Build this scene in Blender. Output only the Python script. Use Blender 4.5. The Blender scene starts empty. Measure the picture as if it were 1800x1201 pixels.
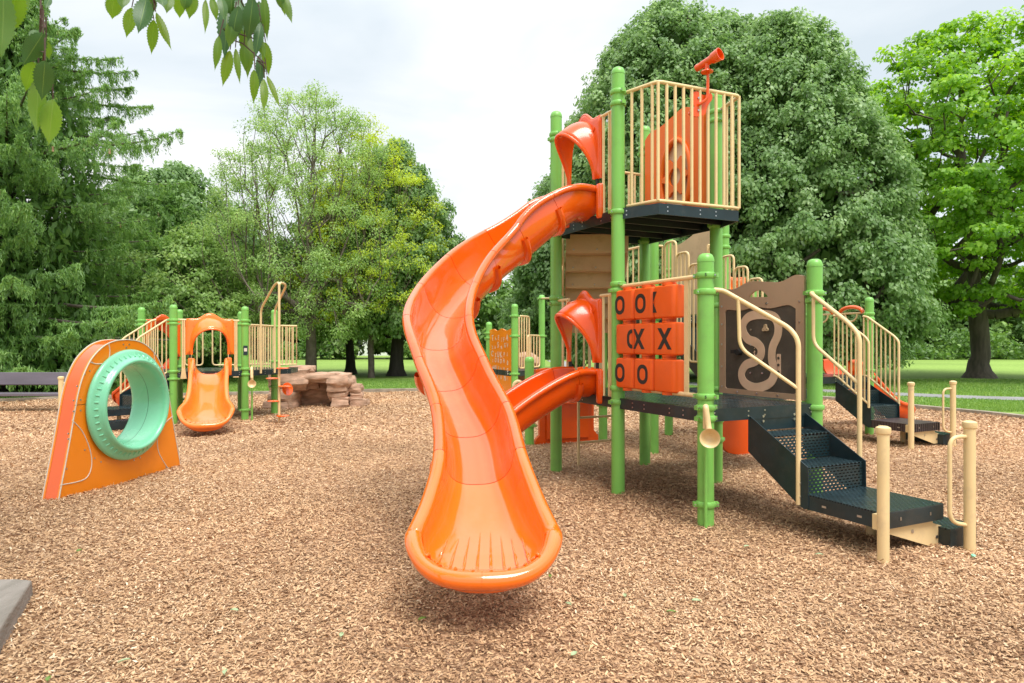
import bpy, bmesh, math, random
import numpy as np
from mathutils import Vector, Matrix, noise
R = math.radians
S = bpy.context.scene
COL = S.collection

# ------------------------------------------------------------------ camera, world, sun, exposure
cam_d = bpy.data.cameras.new("camera"); cam = bpy.data.objects.new("camera", cam_d); COL.objects.link(cam)
CAMZ, FPX = 1.45, 1170.0
cam.location = (0, 0, CAMZ); cam.rotation_euler = (R(90), 0, 0)
cam_d.sensor_width = 36; cam_d.lens = 36*FPX/1800; cam_d.clip_start = .05; cam_d.clip_end = 2000
cam_d.dof.use_dof = True; cam_d.dof.focus_distance = 5.8; cam_d.dof.aperture_fstop = 14
S.camera = cam
SUN_EL, SUN_AZ = R(62), R(150)          # azimuth clockwise from +Y
world = bpy.data.worlds.new("World"); S.world = world; world.use_nodes = True
wn, wl = world.node_tree.nodes, world.node_tree.links
wn.clear()
wo = wn.new('ShaderNodeOutputWorld'); bg = wn.new('ShaderNodeBackground'); wl.new(bg.outputs[0], wo.inputs[0])
sky = wn.new('ShaderNodeTexSky'); sky.sky_type = 'NISHITA'; sky.sun_disc = False
sky.sun_elevation = SUN_EL; sky.sun_rotation = SUN_AZ; sky.dust_density = 2.0
tc = wn.new('ShaderNodeTexCoord')
mp = wn.new('ShaderNodeMapping'); mp.inputs['Scale'].default_value = (1.0, 1.0, 2.6); mp.inputs['Location'].default_value = (.35, .1, .2)
wl.new(tc.outputs['Generated'], mp.inputs[0])
nz = wn.new('ShaderNodeTexNoise'); nz.inputs['Scale'].default_value = 1.9; nz.inputs['Detail'].default_value = 9
nz.inputs['Roughness'].default_value = .5; nz.inputs['Distortion'].default_value = .4
wl.new(mp.outputs[0], nz.inputs['Vector'])
cr = wn.new('ShaderNodeValToRGB')
cr.color_ramp.elements[0].position = .37; cr.color_ramp.elements[0].color = (.68, .76, .82, 1)
e = cr.color_ramp.elements.new(.48); e.color = (.82, .875, .915, 1)
cr.color_ramp.elements[-1].position = .60; cr.color_ramp.elements[-1].color = (1.0, 1.0, 1.0, 1)
wl.new(nz.outputs[0], cr.inputs[0])
gain = wn.new('ShaderNodeVectorMath'); gain.operation = 'SCALE'; gain.inputs['Scale'].default_value = 8.3
wl.new(cr.outputs[0], gain.inputs[0])
# overcast skies are brighter overhead than near the horizon
sx_ = wn.new('ShaderNodeSeparateXYZ'); wl.new(tc.outputs['Generated'], sx_.inputs[0])
mr_ = wn.new('ShaderNodeMapRange'); mr_.interpolation_type = 'SMOOTHSTEP'; mr_.inputs[1].default_value = .38; mr_.inputs[2].default_value = .95; mr_.inputs[3].default_value = 8.0; mr_.inputs[4].default_value = 8.0*2.0
wl.new(sx_.outputs[2], mr_.inputs[0]); wl.new(mr_.outputs[0], gain.inputs['Scale'])
mx = wn.new('ShaderNodeMixRGB'); mx.inputs[0].default_value = .93
wl.new(sky.outputs[0], mx.inputs[1]); wl.new(gain.outputs[0], mx.inputs[2])
wl.new(mx.outputs[0], bg.inputs[0]); bg.inputs[1].default_value = .1
sd = bpy.data.lights.new("sun", 'SUN'); sun = bpy.data.objects.new("sun", sd); COL.objects.link(sun)
sd.energy = 2.7; sd.angle = R(32); sd.color = (1, .96, .90)
sdir = Vector((math.sin(SUN_AZ)*math.cos(SUN_EL), math.cos(SUN_AZ)*math.cos(SUN_EL), math.sin(SUN_EL)))
sun.rotation_euler = (-sdir).to_track_quat('-Z', 'Y').to_euler(); sun.location = (0, 0, 30)
vs = S.view_settings; vs.view_transform = 'Standard'; vs.look = 'None'; vs.gamma = 1; vs.exposure = 0.55

# ------------------------------------------------------------------ materials
def nodes(m):
    m.use_nodes = True
    return m.node_tree.nodes, m.node_tree.links, m.node_tree.nodes['Principled BSDF']
def surf(name, col, rough=.4, metal=0, coat=0, var=.12, vscale=3., bump=0, bscale=60., stretch=(1,1,1), dirt=None, dscale=1.2, coatr=.05):
    m = bpy.data.materials.new(name); n, l, p = nodes(m)
    c = (*col, 1)
    tc = n.new('ShaderNodeTexCoord'); mp = n.new('ShaderNodeMapping'); mp.inputs['Scale'].default_value = stretch
    l.new(tc.outputs['Object'], mp.inputs[0])
    nz = n.new('ShaderNodeTexNoise'); nz.inputs['Scale'].default_value = vscale; nz.inputs['Detail'].default_value = 6
    l.new(mp.outputs[0], nz.inputs['Vector'])
    rp = n.new('ShaderNodeValToRGB')
    rp.color_ramp.elements[0].position = .3; rp.color_ramp.elements[1].position = .72
    rp.color_ramp.elements[0].color = (col[0]*(1-var), col[1]*(1-var), col[2]*(1-var), 1)
    rp.color_ramp.elements[1].color = (min(1, col[0]*(1+var)), min(1, col[1]*(1+var)), min(1, col[2]*(1+var*1.3)), 1)
    l.new(nz.outputs[0], rp.inputs[0]); out = rp.outputs[0]
    if dirt:
        n2 = n.new('ShaderNodeTexNoise'); n2.inputs['Scale'].default_value = dscale*6; n2.inputs['Detail'].default_value = 10; n2.inputs['Roughness'].default_value = .7
        l.new(tc.outputs['Object'], n2.inputs['Vector'])
        r2 = n.new('ShaderNodeValToRGB'); r2.color_ramp.elements[0].position = .52; r2.color_ramp.elements[1].position = .78
        r2.color_ramp.elements[0].color = (0,0,0,1); r2.color_ramp.elements[1].color = (.7,.7,.7,1)
        l.new(n2.outputs[0], r2.inputs[0])
        mm = n.new('ShaderNodeMixRGB'); mm.inputs[2].default_value = (*dirt, 1)
        l.new(r2.outputs[0], mm.inputs[0]); l.new(out, mm.inputs[1]); out = mm.outputs[0]
    l.new(out, p.inputs['Base Color'])
    p.inputs['Metallic'].default_value = metal
    mr = n.new('ShaderNodeMapRange'); mr.inputs[3].default_value = max(.02, rough*.8); mr.inputs[4].default_value = min(1, rough*1.25)
    l.new(nz.outputs[0], mr.inputs[0]); l.new(mr.outputs[0], p.inputs['Roughness'])
    if coat:      # scuffed and dulled patches in the gloss
        n4 = n.new('ShaderNodeTexNoise'); n4.inputs['Scale'].default_value = 5; n4.inputs['Detail'].default_value = 8; n4.inputs['Roughness'].default_value = .65
        l.new(tc.outputs['Object'], n4.inputs['Vector'])
        m4 = n.new('ShaderNodeMapRange'); m4.inputs[1].default_value = .50; m4.inputs[2].default_value = .80; m4.inputs[3].default_value = coatr*.5; m4.inputs[4].default_value = .22
        l.new(n4.outputs[0], m4.inputs[0]); l.new(m4.outputs[0], p.inputs['Coat Roughness']); mr.inputs[3].default_value = rough*.7; mr.inputs[4].default_value = rough*1.5
    p.inputs['Coat Weight'].default_value = coat; p.inputs['Coat Roughness'].default_value = coatr
    if bump:
        b = n.new('ShaderNodeBump'); b.inputs['Strength'].default_value = bump; b.inputs['Distance'].default_value = .01
        n3 = n.new('ShaderNodeTexNoise'); n3.inputs['Scale'].default_value = bscale; n3.inputs['Detail'].default_value = 5
        l.new(mp.outputs[0], n3.inputs['Vector']); l.new(n3.outputs[0], b.inputs['Height']); l.new(b.outputs[0], p.inputs['Normal'])
    return m
M = {}
M['green'] = surf('green_powder_coat', (.185,.46,.085), .33, bump=.06, bscale=160, var=.06, dirt=(.16,.30,.08), dscale=.8)
M['cream'] = surf('cream_powder_coat', (.74,.55,.28), .35, bump=.06, bscale=160, var=.05, dirt=(.50,.37,.22), dscale=1.4)
M['slide'] = surf('orange_slide_plastic', (.86,.112,.004), .12, coat=.9, coatr=.03, var=.05, vscale=2, bump=.03, bscale=25, dirt=(.80,.17,.03), dscale=.7)
M['slide_exit'] = surf('orange_exit_plastic', (.88,.150,.006), .12, coat=.9, coatr=.03, var=.05, vscale=2, bump=.03, bscale=25, dirt=(.80,.17,.03), dscale=.7)
M['wheel_orange'] = surf('orange_sheet_plastic', (.86,.150,.004), .42, var=.05, vscale=2, bump=.04, bscale=120, dirt=(.75,.15,.02))
M['slide_red'] = surf('red_orange_plastic', (.79,.088,.003), .2, coat=.3, var=.06, vscale=2, bump=.03, bscale=25, dirt=(.60,.08,.015))
M['slide_light'] = surf('light_orange_plastic', (.92,.19,.015), .2, coat=.6, var=.05, bump=.03, bscale=25)
M['block'] = surf('orange_block_plastic', (.78,.10,.002), .42, var=.05, bump=.08, bscale=120, dirt=(.66,.09,.01))
M['panel'] = surf('tunnel_panel_plastic', (.86,.245,.006), .3, coat=.25, coatr=.12, var=.04, bump=.03, bscale=200, dirt=(.74,.20,.015), dscale=.6)
M['panel_side'] = surf('tunnel_band_plastic', (.80,.115,.006), .16, coat=.6, var=.05, dirt=(.7,.12,.02))
M['cutline'] = surf('pale_routed_line', (.62,.56,.46), .6)
M['mint'] = surf('mint_plastic', (.20,.60,.36), .25, coat=.4, coatr=.15, var=.05, vscale=2, bump=.04, bscale=40)
M['rubber'] = surf('black_rubber', (.012,.012,.012), .6)
M['steel'] = surf('bolt_steel', (.55,.55,.55), .3, metal=1)
M['ink'] = surf('black_lettering', (.012,.011,.010), .5)
M['tan'] = surf('tan_plastic', (.56,.40,.235), .5, var=.08, bump=.1, bscale=60, dirt=(.34,.22,.12), dscale=1.2)
M['brown'] = surf('brown_plastic', (.44,.29,.18), .5, var=.06, bump=.15, bscale=200, stretch=(1,1,.25), dirt=(.38,.27,.18))
M['brown_in'] = surf('maze_recess_plastic', (.075,.063,.047), .55, var=.25, vscale=6, dirt=(.17,.13,.09), dscale=.8)
M['maze'] = surf('maze_track_plastic', (.72,.50,.33), .5, var=.12, vscale=5)
M['rock'] = surf('rock_concrete', (.44,.275,.175), .85, var=.35, vscale=5, bump=.8, bscale=22, stretch=(1,1,3), dirt=(.17,.105,.07), dscale=.7)
M['bark'] = surf('bark', (.10,.08,.06), .9, var=.4, vscale=9, bump=1.0, bscale=24, stretch=(1,1,.18))
M['bark_light'] = surf('young_bark', (.15,.12,.095), .9, var=.35, vscale=9, bump=.8, bscale=40, stretch=(1,1,.6))
M['bark_dark'] = surf('dark_bark', (.045,.037,.030), .9, var=.4, vscale=9, bump=1.0, bscale=24, stretch=(1,1,.18))
M['bench'] = surf('grey_brown_plank', (.13,.11,.13), .45, var=.25, vscale=3, bump=.3, bscale=70, stretch=(.15,1,1))
M['timber'] = surf('weathered_timber', (.26,.225,.185), .85, var=.3, vscale=8, bump=.8, bscale=60, stretch=(1,.10,1), dirt=(.17,.145,.12), dscale=.7)
M['kerb'] = surf('kerb_timber', (.30,.25,.18), .85, var=.3, vscale=5, bump=.5, bscale=40)
M['path'] = surf('asphalt_path', (.27,.265,.26), .9, var=.12, vscale=2, bump=.4, bscale=150)
M['house'] = surf('white_siding', (.78,.78,.76), .7, bump=.2, bscale=10, stretch=(.1,.1,4))
M['roof'] = surf('roof_shingle', (.12,.11,.11), .9)
M['glass_dark'] = surf('window_glass', (.03,.035,.04), .1)
M['wire'] = surf('dark_twig', (.07,.04,.03), .8)

def math_node(n, l, op, a, b=None):
    q = n.new('ShaderNodeMath'); q.operation = op
    for i, v in enumerate((a, b)):
        if v is None: continue
        if isinstance(v, (int, float)): q.inputs[i].default_value = v
        else: l.new(v, q.inputs[i])
    return q.outputs[0]
def perforated(name, col, through, rough=.3, ax=(0,1), yaw=25.3):
    """coated sheet steel with staggered slots; ax picks the two axes (after turning by yaw) the slots lie on"""
    m = surf(name, col, rough, var=.25, vscale=5, bump=.15, bscale=120, dirt=(col[0]*2.6+.01, col[1]*2.3+.01, col[2]*2.1+.01), dscale=1.0); n, l, p = nodes(m)
    tc = n.new('ShaderNodeTexCoord'); mp = n.new('ShaderNodeMapping'); mp.vector_type = 'POINT'; mp.inputs['Rotation'].default_value = (0, 0, R(-yaw))
    l.new(tc.outputs['Object'], mp.inputs[0])
    sp = n.new('ShaderNodeSeparateXYZ'); l.new(mp.outputs[0], sp.inputs[0])
    u = math_node(n, l, 'DIVIDE', sp.outputs[ax[0]], .042); v = math_node(n, l, 'DIVIDE', sp.outputs[ax[1]], .023)
    row = math_node(n, l, 'FLOOR', v); off = math_node(n, l, 'MULTIPLY', math_node(n, l, 'MODULO', row, 2), .5)
    fu = math_node(n, l, 'ABSOLUTE', math_node(n, l, 'SUBTRACT', math_node(n, l, 'FRACT', math_node(n, l, 'ADD', u, off)), .5))
    fv = math_node(n, l, 'ABSOLUTE', math_node(n, l, 'SUBTRACT', math_node(n, l, 'FRACT', v), .5))
    hole = math_node(n, l, 'MULTIPLY', math_node(n, l, 'LESS_THAN', fu, .31), math_node(n, l, 'LESS_THAN', fv, .2))
    out = n['Material Output']
    if through:
        tr = n.new('ShaderNodeBsdfTransparent'); ms = n.new('ShaderNodeMixShader')
        l.new(hole, ms.inputs[0]); l.new(p.outputs[0], ms.inputs[1]); l.new(tr.outputs[0], ms.inputs[2]); l.new(ms.outputs[0], out.inputs[0])
    else:
        old = p.inputs['Base Color'].links[0].from_socket
        mm = n.new('ShaderNodeMixRGB'); mm.inputs[2].default_value = (.004,.004,.004,1)
        l.new(hole, mm.inputs[0]); l.new(old, mm.inputs[1]); l.new(mm.outputs[0], p.inputs['Base Color'])
        sub = math_node(n, l, 'SUBTRACT', .5, math_node(n, l, 'MULTIPLY', hole, .45)); l.new(sub, p.inputs['Specular IOR Level'])
    return m
DK = (.010, .027, .031)
M['deck'] = perforated('coated_deck_steel', (.020,.038,.043), False, .26)
M['deck_brown'] = perforated('brown_deck_steel', (.085,.058,.055), False, .42)
M['riser'] = perforated('perforated_riser_steel', DK, True, .34, (0,2))
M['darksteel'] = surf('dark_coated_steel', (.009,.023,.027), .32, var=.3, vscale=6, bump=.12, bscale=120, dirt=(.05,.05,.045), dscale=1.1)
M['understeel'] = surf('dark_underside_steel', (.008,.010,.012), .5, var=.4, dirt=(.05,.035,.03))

def leafmat(name, dark, mid, light, trans=.35, rough=.5, back=None):
    m = bpy.data.materials.new(name); n, l, p = nodes(m)
    at = n.new('ShaderNodeAttribute'); at.attribute_name = 'tone'
    rp = n.new('ShaderNodeValToRGB'); rp.color_ramp.elements[0].color = (*dark, 1); rp.color_ramp.elements[1].color = (*light, 1)
    e = rp.color_ramp.elements.new(.5); e.color = (*mid, 1)
    l.new(at.outputs['Fac'], rp.inputs[0]); col = rp.outputs[0]
    if back:
        ge = n.new('ShaderNodeNewGeometry'); mm = n.new('ShaderNodeMixRGB'); mm.inputs[2].default_value = (*back, 1)
        l.new(ge.outputs['Backfacing'], mm.inputs[0]); l.new(col, mm.inputs[1]); col = mm.outputs[0]
    l.new(col, p.inputs['Base Color']); p.inputs['Roughness'].default_value = rough
    tr = n.new('ShaderNodeBsdfTranslucent'); hs = n.new('ShaderNodeHueSaturation'); hs.inputs['Hue'].default_value = .485; hs.inputs['Value'].default_value = 1.5; hs.inputs['Saturation'].default_value = 1.1
    l.new(rp.outputs[0], hs.inputs['Color']); l.new(hs.outputs[0], tr.inputs[0])
    ms = n.new('ShaderNodeMixShader'); ms.inputs[0].default_value = trans
    l.new(p.outputs[0], ms.inputs[1]); l.new(tr.outputs[0], ms.inputs[2]); l.new(ms.outputs[0], n['Material Output'].inputs[0])
    return m
M['lf_linden'] = leafmat('linden_leaves', (.10,.195,.062), (.185,.32,.10), (.39,.53,.26), .44, .45)
M['lf_young'] = leafmat('young_tree_leaves', (.16,.28,.07), (.27,.42,.12), (.44,.58,.20), .45)
M['lf_young2'] = leafmat('yellow_green_leaves', (.27,.37,.03), (.43,.55,.05), (.60,.72,.10), .45)
M['lf_maple'] = leafmat('bright_green_leaves', (.11,.26,.025), (.21,.42,.04), (.40,.62,.09), .45)
M['lf_far'] = leafmat('woodland_leaves', (.07,.15,.03), (.13,.25,.05), (.24,.38,.09), .3)
M['lf_far2'] = leafmat('pale_woodland_leaves', (.12,.19,.05), (.19,.27,.09), (.30,.38,.15), .3)
M['lf_spruce'] = leafmat('spruce_needles', (.085,.18,.05), (.17,.32,.08), (.34,.52,.15), .42)
M['lf_grass'] = leafmat('grass_blades', (.09,.19,.035), (.17,.31,.06), (.29,.43,.10), .35)
M['lf_fallen'] = leafmat('fallen_leaf', (.10,.25,.05), (.25,.40,.15), (.42,.52,.32), .2)

# foreground cherry leaf: midrib and side veins drawn from leaf coordinates
def cherry_mat():
    m = bpy.data.materials.new('cherry_leaf'); n, l, p = nodes(m)
    at = n.new('ShaderNodeAttribute'); at.attribute_name = 'tone'
    uv = n.new('ShaderNodeAttribute'); uv.attribute_name = 'leafuv'
    sp = n.new('ShaderNodeSeparateXYZ'); l.new(uv.outputs['Vector'], sp.inputs[0])
    au = math_node(n, l, 'ABSOLUTE', sp.outputs[0])
    mid = math_node(n, l, 'LESS_THAN', au, .028)
    vv = math_node(n, l, 'FRACT', math_node(n, l, 'MULTIPLY', math_node(n, l, 'SUBTRACT', sp.outputs[1], math_node(n, l, 'MULTIPLY', au, .55)), 13))
    side = math_node(n, l, 'LESS_THAN', vv, .13)
    vein = math_node(n, l, 'MAXIMUM', mid, math_node(n, l, 'MULTIPLY', side, .45))
    rp = n.new('ShaderNodeValToRGB'); rp.color_ramp.elements[0].color = (.028,.095,.03,1); rp.color_ramp.elements[1].color = (.10,.22,.02,1)
    l.new(at.outputs['Fac'], rp.inputs[0])
    mm = n.new('ShaderNodeMixRGB'); mm.inputs[2].default_value = (.20,.32,.07,1); l.new(vein, mm.inputs[0]); l.new(rp.outputs[0], mm.inputs[1])
    l.new(mm.outputs[0], p.inputs['Base Color']); p.inputs['Roughness'].default_value = .38
    b = n.new('ShaderNodeBump'); b.inputs['Strength'].default_value = .35; b.inputs['Distance'].default_value = .002; b.invert = True
    l.new(vein, b.inputs['Height']); l.new(b.outputs[0], p.inputs['Normal'])
    tr = n.new('ShaderNodeBsdfTranslucent')
    r2 = n.new('ShaderNodeValToRGB'); r2.color_ramp.elements[0].color = (.05,.17,.02,1); r2.color_ramp.elements[1].color = (.34,.58,.02,1)
    l.new(at.outputs['Fac'], r2.inputs[0]); l.new(r2.outputs[0], tr.inputs[0])
    ms = n.new('ShaderNodeMixShader'); mt = math_node(n, l, 'MULTIPLY_ADD', at.outputs['Fac'], .4); 
    mt.node.inputs[2].default_value = .22
    l.new(mt, ms.inputs[0]); l.new(p.outputs[0], ms.inputs[1]); l.new(tr.outputs[0], ms.inputs[2]); l.new(ms.outputs[0], n['Material Output'].inputs[0])
    return m
M['cherry'] = cherry_mat()

def ground_mat(name, ramp, scale, bumpd, vor=True, big=.5):
    m = bpy.data.materials.new(name); n, l, p = nodes(m)
    tc = n.new('ShaderNodeTexCoord')
    dn = n.new('ShaderNodeTexNoise'); dn.inputs['Scale'].default_value = scale*.35; dn.inputs['Detail'].default_value = 3
    l.new(tc.outputs['Object'], dn.inputs['Vector'])
    ad = n.new('ShaderNodeVectorMath'); ad.operation = 'MULTIPLY_ADD'; ad.inputs[1].default_value = (.06, .06, .06) if vor else (0,0,0)
    l.new(dn.outputs['Color'], ad.inputs[0]); l.new(tc.outputs['Object'], ad.inputs[2])
    if vor:
        v = n.new('ShaderNodeTexVoronoi'); v.inputs['Scale'].default_value = scale; v.inputs['Randomness'].default_value = 1
        mp = n.new('ShaderNodeMapping'); mp.inputs['Scale'].default_value = (.55, 1.5, 1); mp.inputs['Rotation'].default_value = (0,0,.4)
        l.new(ad.outputs[0], mp.inputs[0]); l.new(mp.outputs[0], v.inputs['Vector'])
        sp = n.new('ShaderNodeSeparateColor'); l.new(v.outputs['Color'], sp.inputs[0]); fac = sp.outputs[0]; hgt = v.outputs['Distance']
    else:
        v = n.new('ShaderNodeTexNoise'); v.inputs['Scale'].default_value = scale; v.inputs['Detail'].default_value = 10; v.inputs['Roughness'].default_value = .7
        l.new(ad.outputs[0], v.inputs['Vector']); fac = v.outputs[0]; hgt = v.outputs[0]
    rp = n.new('ShaderNodeValToRGB')
    while len(rp.color_ramp.elements) < len(ramp): rp.color_ramp.elements.new(.5)
    for i, (ps, c) in enumerate(ramp): rp.color_ramp.elements[i].position = ps; rp.color_ramp.elements[i].color = (*c, 1)
    l.new(fac, rp.inputs[0])
    n2 = n.new('ShaderNodeTexNoise'); n2.inputs['Scale'].default_value = big; n2.inputs['Detail'].default_value = 5
    l.new(tc.outputs['Object'], n2.inputs['Vector'])
    mr = n.new('ShaderNodeMapRange'); mr.inputs[1].default_value = .3; mr.inputs[2].default_value = .7; mr.inputs[3].default_value = .82; mr.inputs[4].default_value = 1.14
    l.new(n2.outputs[0], mr.inputs[0])
    ml = n.new('ShaderNodeVectorMath'); ml.operation = 'SCALE'; l.new(rp.outputs[0], ml.inputs[0]); l.new(mr.outputs[0], ml.inputs['Scale'])
    l.new(ml.outputs[0], p.inputs['Base Color']); p.inputs['Roughness'].default_value = .9; p.inputs['Specular IOR Level'].default_value = .2
    b = n.new('ShaderNodeBump'); b.inputs['Strength'].default_value = .8; b.inputs['Distance'].default_value = bumpd; b.invert = vor
    l.new(hgt, b.inputs['Height']); l.new(b.outputs[0], p.inputs['Normal'])
    return m
M['mulch'] = ground_mat('mulch', [(0,(.18,.09,.05)),(.35,(.34,.19,.105)),(.7,(.48,.29,.165)),(1,(.64,.44,.28))], 55, .012)
M['lawn'] = ground_mat('lawn', [(.25,(.13,.22,.04)),(.5,(.21,.32,.065)),(.75,(.32,.43,.11))], 6, .02, False, .12)
def chip_mat():
    m = bpy.data.materials.new('wood_chips'); n, l, p = nodes(m)
    at = n.new('ShaderNodeAttribute'); at.attribute_name = 'tone'
    rp = n.new('ShaderNodeValToRGB'); el = rp.color_ramp.elements
    data = [(0,(.14,.070,.038)),(.25,(.345,.198,.105)),(.55,(.52,.325,.178)),(.85,(.66,.45,.272)),(1,(.80,.64,.46))]
    while len(el) < 5: el.new(.5)
    for i, (a, c) in enumerate(data): el[i].position = a; el[i].color = (*c, 1)
    l.new(at.outputs['Fac'], rp.inputs[0])
    tc = n.new('ShaderNodeTexCoord'); n2 = n.new('ShaderNodeTexNoise'); n2.inputs['Scale'].default_value = .5; n2.inputs['Detail'].default_value = 5
    l.new(tc.outputs['Object'], n2.inputs['Vector'])
    mr = n.new('ShaderNodeMapRange'); mr.inputs[1].default_value = .3; mr.inputs[2].default_value = .7; mr.inputs[3].default_value = .90; mr.inputs[4].default_value = 1.22
    l.new(n2.outputs[0], mr.inputs[0])
    ml = n.new('ShaderNodeVectorMath'); ml.operation = 'SCALE'; l.new(rp.outputs[0], ml.inputs[0]); l.new(mr.outputs[0], ml.inputs['Scale'])
    l.new(ml.outputs[0], p.inputs['Base Color']); p.inputs['Roughness'].default_value = .85; p.inputs['Specular IOR Level'].default_value = .25
    return m
M['chips'] = chip_mat()

# ------------------------------------------------------------------ mesh helpers
ORG = Vector((0,0,0))       # base of the thing being built; meshes are stored relative to it
I4 = Matrix.Identity(4)
def fil(pts, r, n=5):
    """round the inner corners of a polyline"""
    pts = [Vector(p) for p in pts]; out = [pts[0]]
    for i in range(1, len(pts)-1):
        a, b, c = pts[i-1], pts[i], pts[i+1]
        d1, d2 = (a-b), (c-b); rr = min(r, d1.length*.49, d2.length*.49)
        p, q = b + d1.normalized()*rr, b + d2.normalized()*rr
        for k in range(n+1):
            t = k/n; out.append(p*(1-t)**2 + b*2*t*(1-t) + q*t*t)
    out.append(pts[-1]); return out
class MB:
    def __init__(s, xf=None): s.v = []; s.f = []; s.m = []; s.cur = 0; s.xf = xf or I4
    def add(s, vs, fs):
        o = len(s.v); s.v += [s.xf @ Vector(v) for v in vs]
        for f in fs: s.f.append([i+o for i in f]); s.m.append(s.cur)
    def box(s, c, size, rz=0, rx=0, ry=0):
        m = Matrix.Translation(c) @ Matrix.Rotation(rz,4,'Z') @ Matrix.Rotation(rx,4,'X') @ Matrix.Rotation(ry,4,'Y')
        x, y, z = [q/2 for q in size]
        vs = [m @ Vector(q) for q in ((-x,-y,-z),(x,-y,-z),(x,y,-z),(-x,y,-z),(-x,-y,z),(x,-y,z),(x,y,z),(-x,y,z))]
        s.add(vs, [(0,3,2,1),(4,5,6,7),(0,1,5,4),(1,2,6,5),(2,3,7,6),(3,0,4,7)])
    def tube(s, pts, r, n=10, closed=False, caps=True, radii=None):
        pts = [Vector(p) for p in pts]; k = len(pts)
        T = []
        for i in range(k):
            if closed: t = pts[(i+1)%k]-pts[i-1]
            else: t = pts[min(i+1,k-1)]-pts[max(i-1,0)]
            T.append(t.normalized() if t.length > 1e-9 else Vector((0,0,1)))
        up = Vector((0,0,1)) if abs(T[0].z) < .9 else Vector((1,0,0))
        nrm = (up - T[0]*up.dot(T[0])).normalized(); vs = []
        for i in range(k):
            nrm = nrm - T[i]*nrm.dot(T[i])
            nrm = nrm.normalized() if nrm.length > 1e-6 else T[i].orthogonal().normalized()
            b = T[i].cross(nrm); rr = radii[i] if radii else r
            for j in range(n):
                a = 2*math.pi*j/n; vs.append(pts[i] + (nrm*math.cos(a)+b*math.sin(a))*rr)
        fs = []
        for i in range(k if closed else k-1):
            i2 = (i+1)%k
            for j in range(n): fs.append((i*n+j, i*n+(j+1)%n, i2*n+(j+1)%n, i2*n+j))
        if caps and not closed: fs += [tuple(range(n-1,-1,-1)), tuple((k-1)*n+j for j in range(n))]
        s.add(vs, fs)
    def lathe(s, prof, n=24, mat=None):
        """prof: (radius, z) pairs about the local z axis"""
        mat = mat or I4; vs = []; k = len(prof)
        for r, z in prof:
            for j in range(n):
                a = 2*math.pi*j/n; vs.append(mat @ Vector((r*math.cos(a), r*math.sin(a), z)))
        fs = []
        for i in range(k-1):
            for j in range(n): fs.append((i*n+j, i*n+(j+1)%n, (i+1)*n+(j+1)%n, (i+1)*n+j))
        s.add(vs, fs)
    def prism(s, out, d, mat=None):
        """closed 2-D outline (x, z) extruded over y in [0, d]"""
        mat = mat or I4; n = len(out)
        vs = [mat @ Vector((x, 0, z)) for x, z in out] + [mat @ Vector((x, d, z)) for x, z in out]
        s.add(vs, [tuple(range(n)), tuple(range(2*n-1, n-1, -1))] + [(i, i+n, (i+1)%n+n, (i+1)%n) for i in range(n)])
    def grid(s, rows, close=False):
        nr, nc = len(rows), len(rows[0]); vs = [p for r in rows for p in r]; fs = []
        for i in range(nr-1):
            for j in range(nc if close else nc-1): fs.append((i*nc+j, i*nc+(j+1)%nc, (i+1)*nc+(j+1)%nc, (i+1)*nc+j))
        s.add(vs, fs)
    def ball(s, c, r, n=8):
        c = Vector(c); rows = []
        for i in range(n//2+1):
            a = math.pi*i/(n//2); rows.append([c + Vector((math.sin(a)*math.cos(2*math.pi*j/n), math.sin(a)*math.sin(2*math.pi*j/n), math.cos(a)))*r for j in range(n)])
        s.grid(rows, True)
    def build(s, name, mats, parent=None, smooth=40, bevel=0, solid=0, sub=0):
        me = bpy.data.meshes.new(name)
        me.from_pydata([tuple(v-ORG) for v in s.v], [], s.f)
        mats = mats if isinstance(mats, (list, tuple)) else [mats]
        for q in mats: me.materials.append(M[q])
        me.polygons.foreach_set('material_index', s.m)
        bm = bmesh.new(); bm.from_mesh(me); bmesh.ops.remove_doubles(bm, verts=bm.verts, dist=1e-5); bmesh.ops.recalc_face_normals(bm, faces=bm.faces); bm.to_mesh(me); bm.free()
        if smooth:
            me.polygons.foreach_set('use_smooth', [True]*len(me.polygons)); me.set_sharp_from_angle(angle=R(smooth))
        me.update()
        o = bpy.data.objects.new(name, me); COL.objects.link(o)
        if parent: o.parent = parent
        else: o.location = ORG
        if bevel:
            b = o.modifiers.new('bevel', 'BEVEL'); b.width = bevel; b.segments = 2; b.limit_method = 'ANGLE'; b.angle_limit = R(50)
        if solid:
            b = o.modifiers.new('solid', 'SOLIDIFY'); b.thickness = solid; b.offset = 0
        if sub:
            b = o.modifiers.new('sub', 'SUBSURF'); b.levels = sub; b.render_levels = sub
        return o
def thing(name, label, cat, loc, group=None):
    global ORG
    o = bpy.data.objects.new(name, None); COL.objects.link(o); o.location = loc; ORG = Vector(loc)
    o['label'] = label; o['category'] = cat
    if group: o['group'] = group
    return o
def tag(o, label=None, cat=None, group=None, kind=None):
    for k, v in (('label', label), ('category', cat), ('group', group), ('kind', kind)):
        if v: o[k] = v
    return o
def frame(x, y, deg, z=0): return Matrix.Translation((x, y, z)) @ Matrix.Rotation(R(deg), 4, 'Z')
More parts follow.
